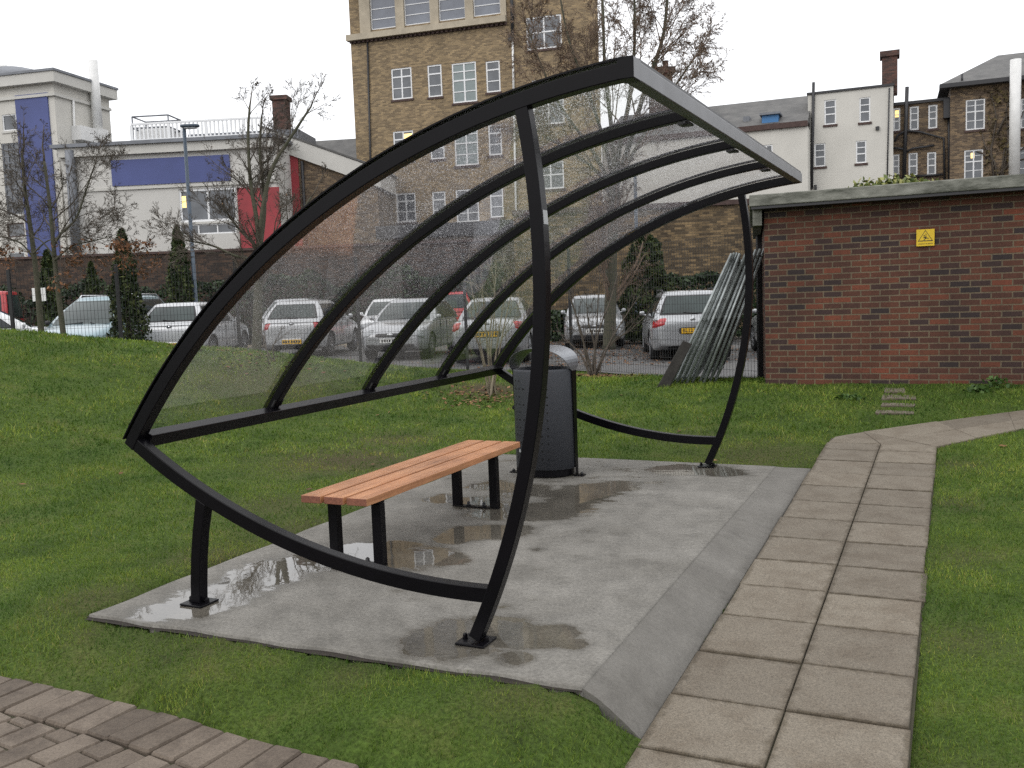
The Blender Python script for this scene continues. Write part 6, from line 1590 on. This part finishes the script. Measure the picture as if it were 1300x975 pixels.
# leaf litter under the shrubs and on the car park: uncountable
P=[]
for (px,py,d,s,n) in [(752,477,16.6,.55,260),(622,501,13.2,.5,260),(330,460,14.3,.7,160)]:
    c=at(px,py,d)
    for _ in range(n): x,y=c.x+random.gauss(0,s),c.y+random.gauss(0,s*.7); P.append((x,y,zl(x,y)+.012))
for _ in range(2600):
    xc,yc=random.gauss(2.2,1.9),random.uniform(19.2,29); p=cg(xc,yc); P.append((p.x,p.y,float(zpark(xc))+.012))
for _ in range(900):
    xc,yc=random.uniform(-16,8),random.uniform(27,29.6); p=cg(xc,yc); P.append((p.x,p.y,float(zpark(xc))+.012))
for _ in range(70):
    yc=random.uniform(8,17); xc=random.uniform(-.6,.6)*yc; p=cg(xc,yc); q_2=np.array([[p.x,p.y]])
    if inpoly(q_2,JOIN)[0] or inpoly(q_2,PATHALL)[0] or inpoly(q_2,PAVE)[0] or inpoly(q_2,BEYOND)[0]: continue
    P.append((p.x,p.y,zl(p.x,p.y)+.022))
P=np.array(P); o=leaves('fallen_leaves',P,.075,'litter_leaf',nrm=np.array([0,0,1.0]),tilt=.25)
tag(o,'scattered brown fallen leaves under the shrubs and on the car park','leaves',kind='stuff')
# ---- columnar conifers
def conifer(label,px,ptop,d,w,base_z=None,mat='conifer_leaf',n=3600,round_=.62,cat='conifer',gname='conifer_tree',group='dark conifers in the car park'):
    tp=at(px,ptop,d); xc=tp.dot(RG); zb=float(zpark(xc)) if base_z is None else base_z
    if d<18.4: zb=zl(tp.x,tp.y)
    H_=tp.z-zb; t=thing(gname,label,cat,(tp.x,tp.y,zb),0,group)
    g=MB(); g.tube([(tp.x,tp.y,zb-.05),(tp.x,tp.y,zb+H_*.5),(tp.x,tp.y,zb+H_*.93)],[.07,.05,.012],n=8); part(g,'trunk','bark_dark',t)
    h=rng.uniform(.02,1,n)**.9; a=rng.uniform(0,2*math.pi,n)
    prof=np.clip((1-h)/.9,0,1)**round_*np.clip((h+.10)/.22,0,1)
    lump=1+.16*np.sin(a*3+h*14)+.12*np.sin(a*5-h*23+1)
    rad_=w/2*prof*lump*np.sqrt(rng.uniform(.35,1.1,n))
    P=np.stack([tp.x+rad_*np.cos(a),tp.y+rad_*np.sin(a),zb+H_*h*1.0],1)
    leaves('foliage',P,.11+.05*(d>24),mat,t,tuple(t.location),aspect=.45,shade=np.clip(rng.normal(.45,.2,n)+.25*np.sin(a*4+h*17),0,1))
    return t
conifer('tall tapering dark conifer nearest the grass bank, beside the teal people carrier',154,291,19.6,.86,n=5200)
conifer('slim dark conifer beside the blue grey lamp post',224,287,29,1.05)
conifer('small dark conifer behind the two slender bare trees',59,318,29.5,.95)
conifer('short pointed conifer against the dark boundary wall',115,333,31,.75,n=2200)
conifer('broad dark conifer against the yellow brick wall behind the bare shrub',818,297,27.5,1.75,n=7000,round_=.4)
# ---- hedges along the walls
def hedge(label,px0,px1,py,d,th,mat='hedge_leaf',n=6000):
    a,b=at(px0,hzy(px0),d),at(px1,hzy(px1),d); zt=at((px0+px1)/2,py,d).z; zb=float(zpark(0)); c=(a+b)/2
    t=thing('hedge',label,'hedge',(c.x,c.y,zb)); ln=(b-a).length; u=rng.uniform(0,1,n); 
    s=rng.uniform(0,1,n); hgt=(zt-zb)*(1+.10*np.sin(u*ln*1.7)+.07*np.sin(u*ln*4.1+1))
    top=rng.uniform(0,1,n)<.35; z=zb+hgt*np.where(top,rng.uniform(.9,1.05,n),rng.uniform(0,1,n)); off=np.where(top,rng.uniform(-th/2,th/2,n),-th/2+rng.uniform(-.08,.14,n)+.08*np.sin(u*ln*5))
    P=np.stack([a.x+(b.x-a.x)*u+FG.x*off,a.y+(b.y-a.y)*u+FG.y*off,z],1)
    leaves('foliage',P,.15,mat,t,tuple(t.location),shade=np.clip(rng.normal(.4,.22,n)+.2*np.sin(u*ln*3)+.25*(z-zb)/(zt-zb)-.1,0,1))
    g=MB(); dv=(b-a).normalized()
    for k in range(int(ln/.8)):
        p=a+(b-a)*((k+.5)/int(ln/.8)); g.tube([(p.x,p.y,zb-.05),(p.x+random.uniform(-.1,.1),p.y,zb+(zt-zb)*.8)],[.03,.012],n=5)
    part(g,'stems','bark_dark',t); return t
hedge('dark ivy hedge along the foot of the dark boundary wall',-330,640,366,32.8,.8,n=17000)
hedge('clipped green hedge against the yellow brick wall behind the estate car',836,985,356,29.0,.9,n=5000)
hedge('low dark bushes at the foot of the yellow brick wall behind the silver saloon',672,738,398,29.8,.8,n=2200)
# ---- variegated bush showing over the shed roof
t=None
q=at(1140,232,18.5); t=thing('variegated_bush','pale green variegated bush showing over the shed roof','bush',(q.x,q.y,.05))
pts=[]
for px,r,py in [(1098,.42,232),(1112,.40,233),(1138,.55,227),(1150,.5,229),(1165,.45,233),(1182,.45,234),(1195,.3,237)]:
    c=at(px,py,18.5+random.uniform(-.3,.3)); c.z-=r*.86
    for _ in range(420):
        v=Vector((random.gauss(0,1),random.gauss(0,1),random.gauss(0,1))).normalized()*r*random.uniform(.6,1.08); pts.append(c+v)
    for _ in range(250):
        pts.append(Vector((c.x+random.gauss(0,.3),c.y+random.gauss(0,.3),random.uniform(.4,c.z))))
leaves('foliage',np.array(pts),.13,'variegated_leaf',t,tuple(t.location))
g=MB()
for k in range(7): g.tube([(q.x+RG.x*(k-3)*.22,q.y+RG.y*(k-3)*.22,.0),(q.x+RG.x*(k-3)*.35,q.y+RG.y*(k-3)*.35,3.0)],[.04,.02],n=6)
part(g,'stems','bark_dark',t)
# weeds at the foot of the shed and in the lawn
def weed(label,px,py,n,r,h,mat='hedge_leaf'):
    p=lawnat(px,py); P=np.stack([p.x+rng.normal(0,r,n),p.y+rng.normal(0,r*.6,n),p.z+rng.uniform(0,h,n)],1)
    o=leaves('weed_clump',P,.075,mat,None,tuple(p)); tag(o,label,'weeds','weed clumps in the lawn')
attrmat('weed_leaf',[(0,(.03,.06,.015)),(.6,(.05,.10,.02)),(1,(.08,.13,.03))],rough=.5)
weed('larger leafy green weed clump at the foot of the shed wall',1264,492,75,.07,.12,'weed_leaf')
weed('small leafy weed clump just left of the larger one by the shed wall',1243,498,70,.06,.08,'weed_leaf')
weed('dark weed clump in the lawn left of the stepping stones',1082,507,80,.06,.05,'weed_leaf')
S.cycles.use_denoising=False
S.cycles.max_bounces=10; S.cycles.transparent_max_bounces=24; S.cycles.transmission_bounces=8
S.cycles.caustics_reflective=False; S.cycles.caustics_refractive=False
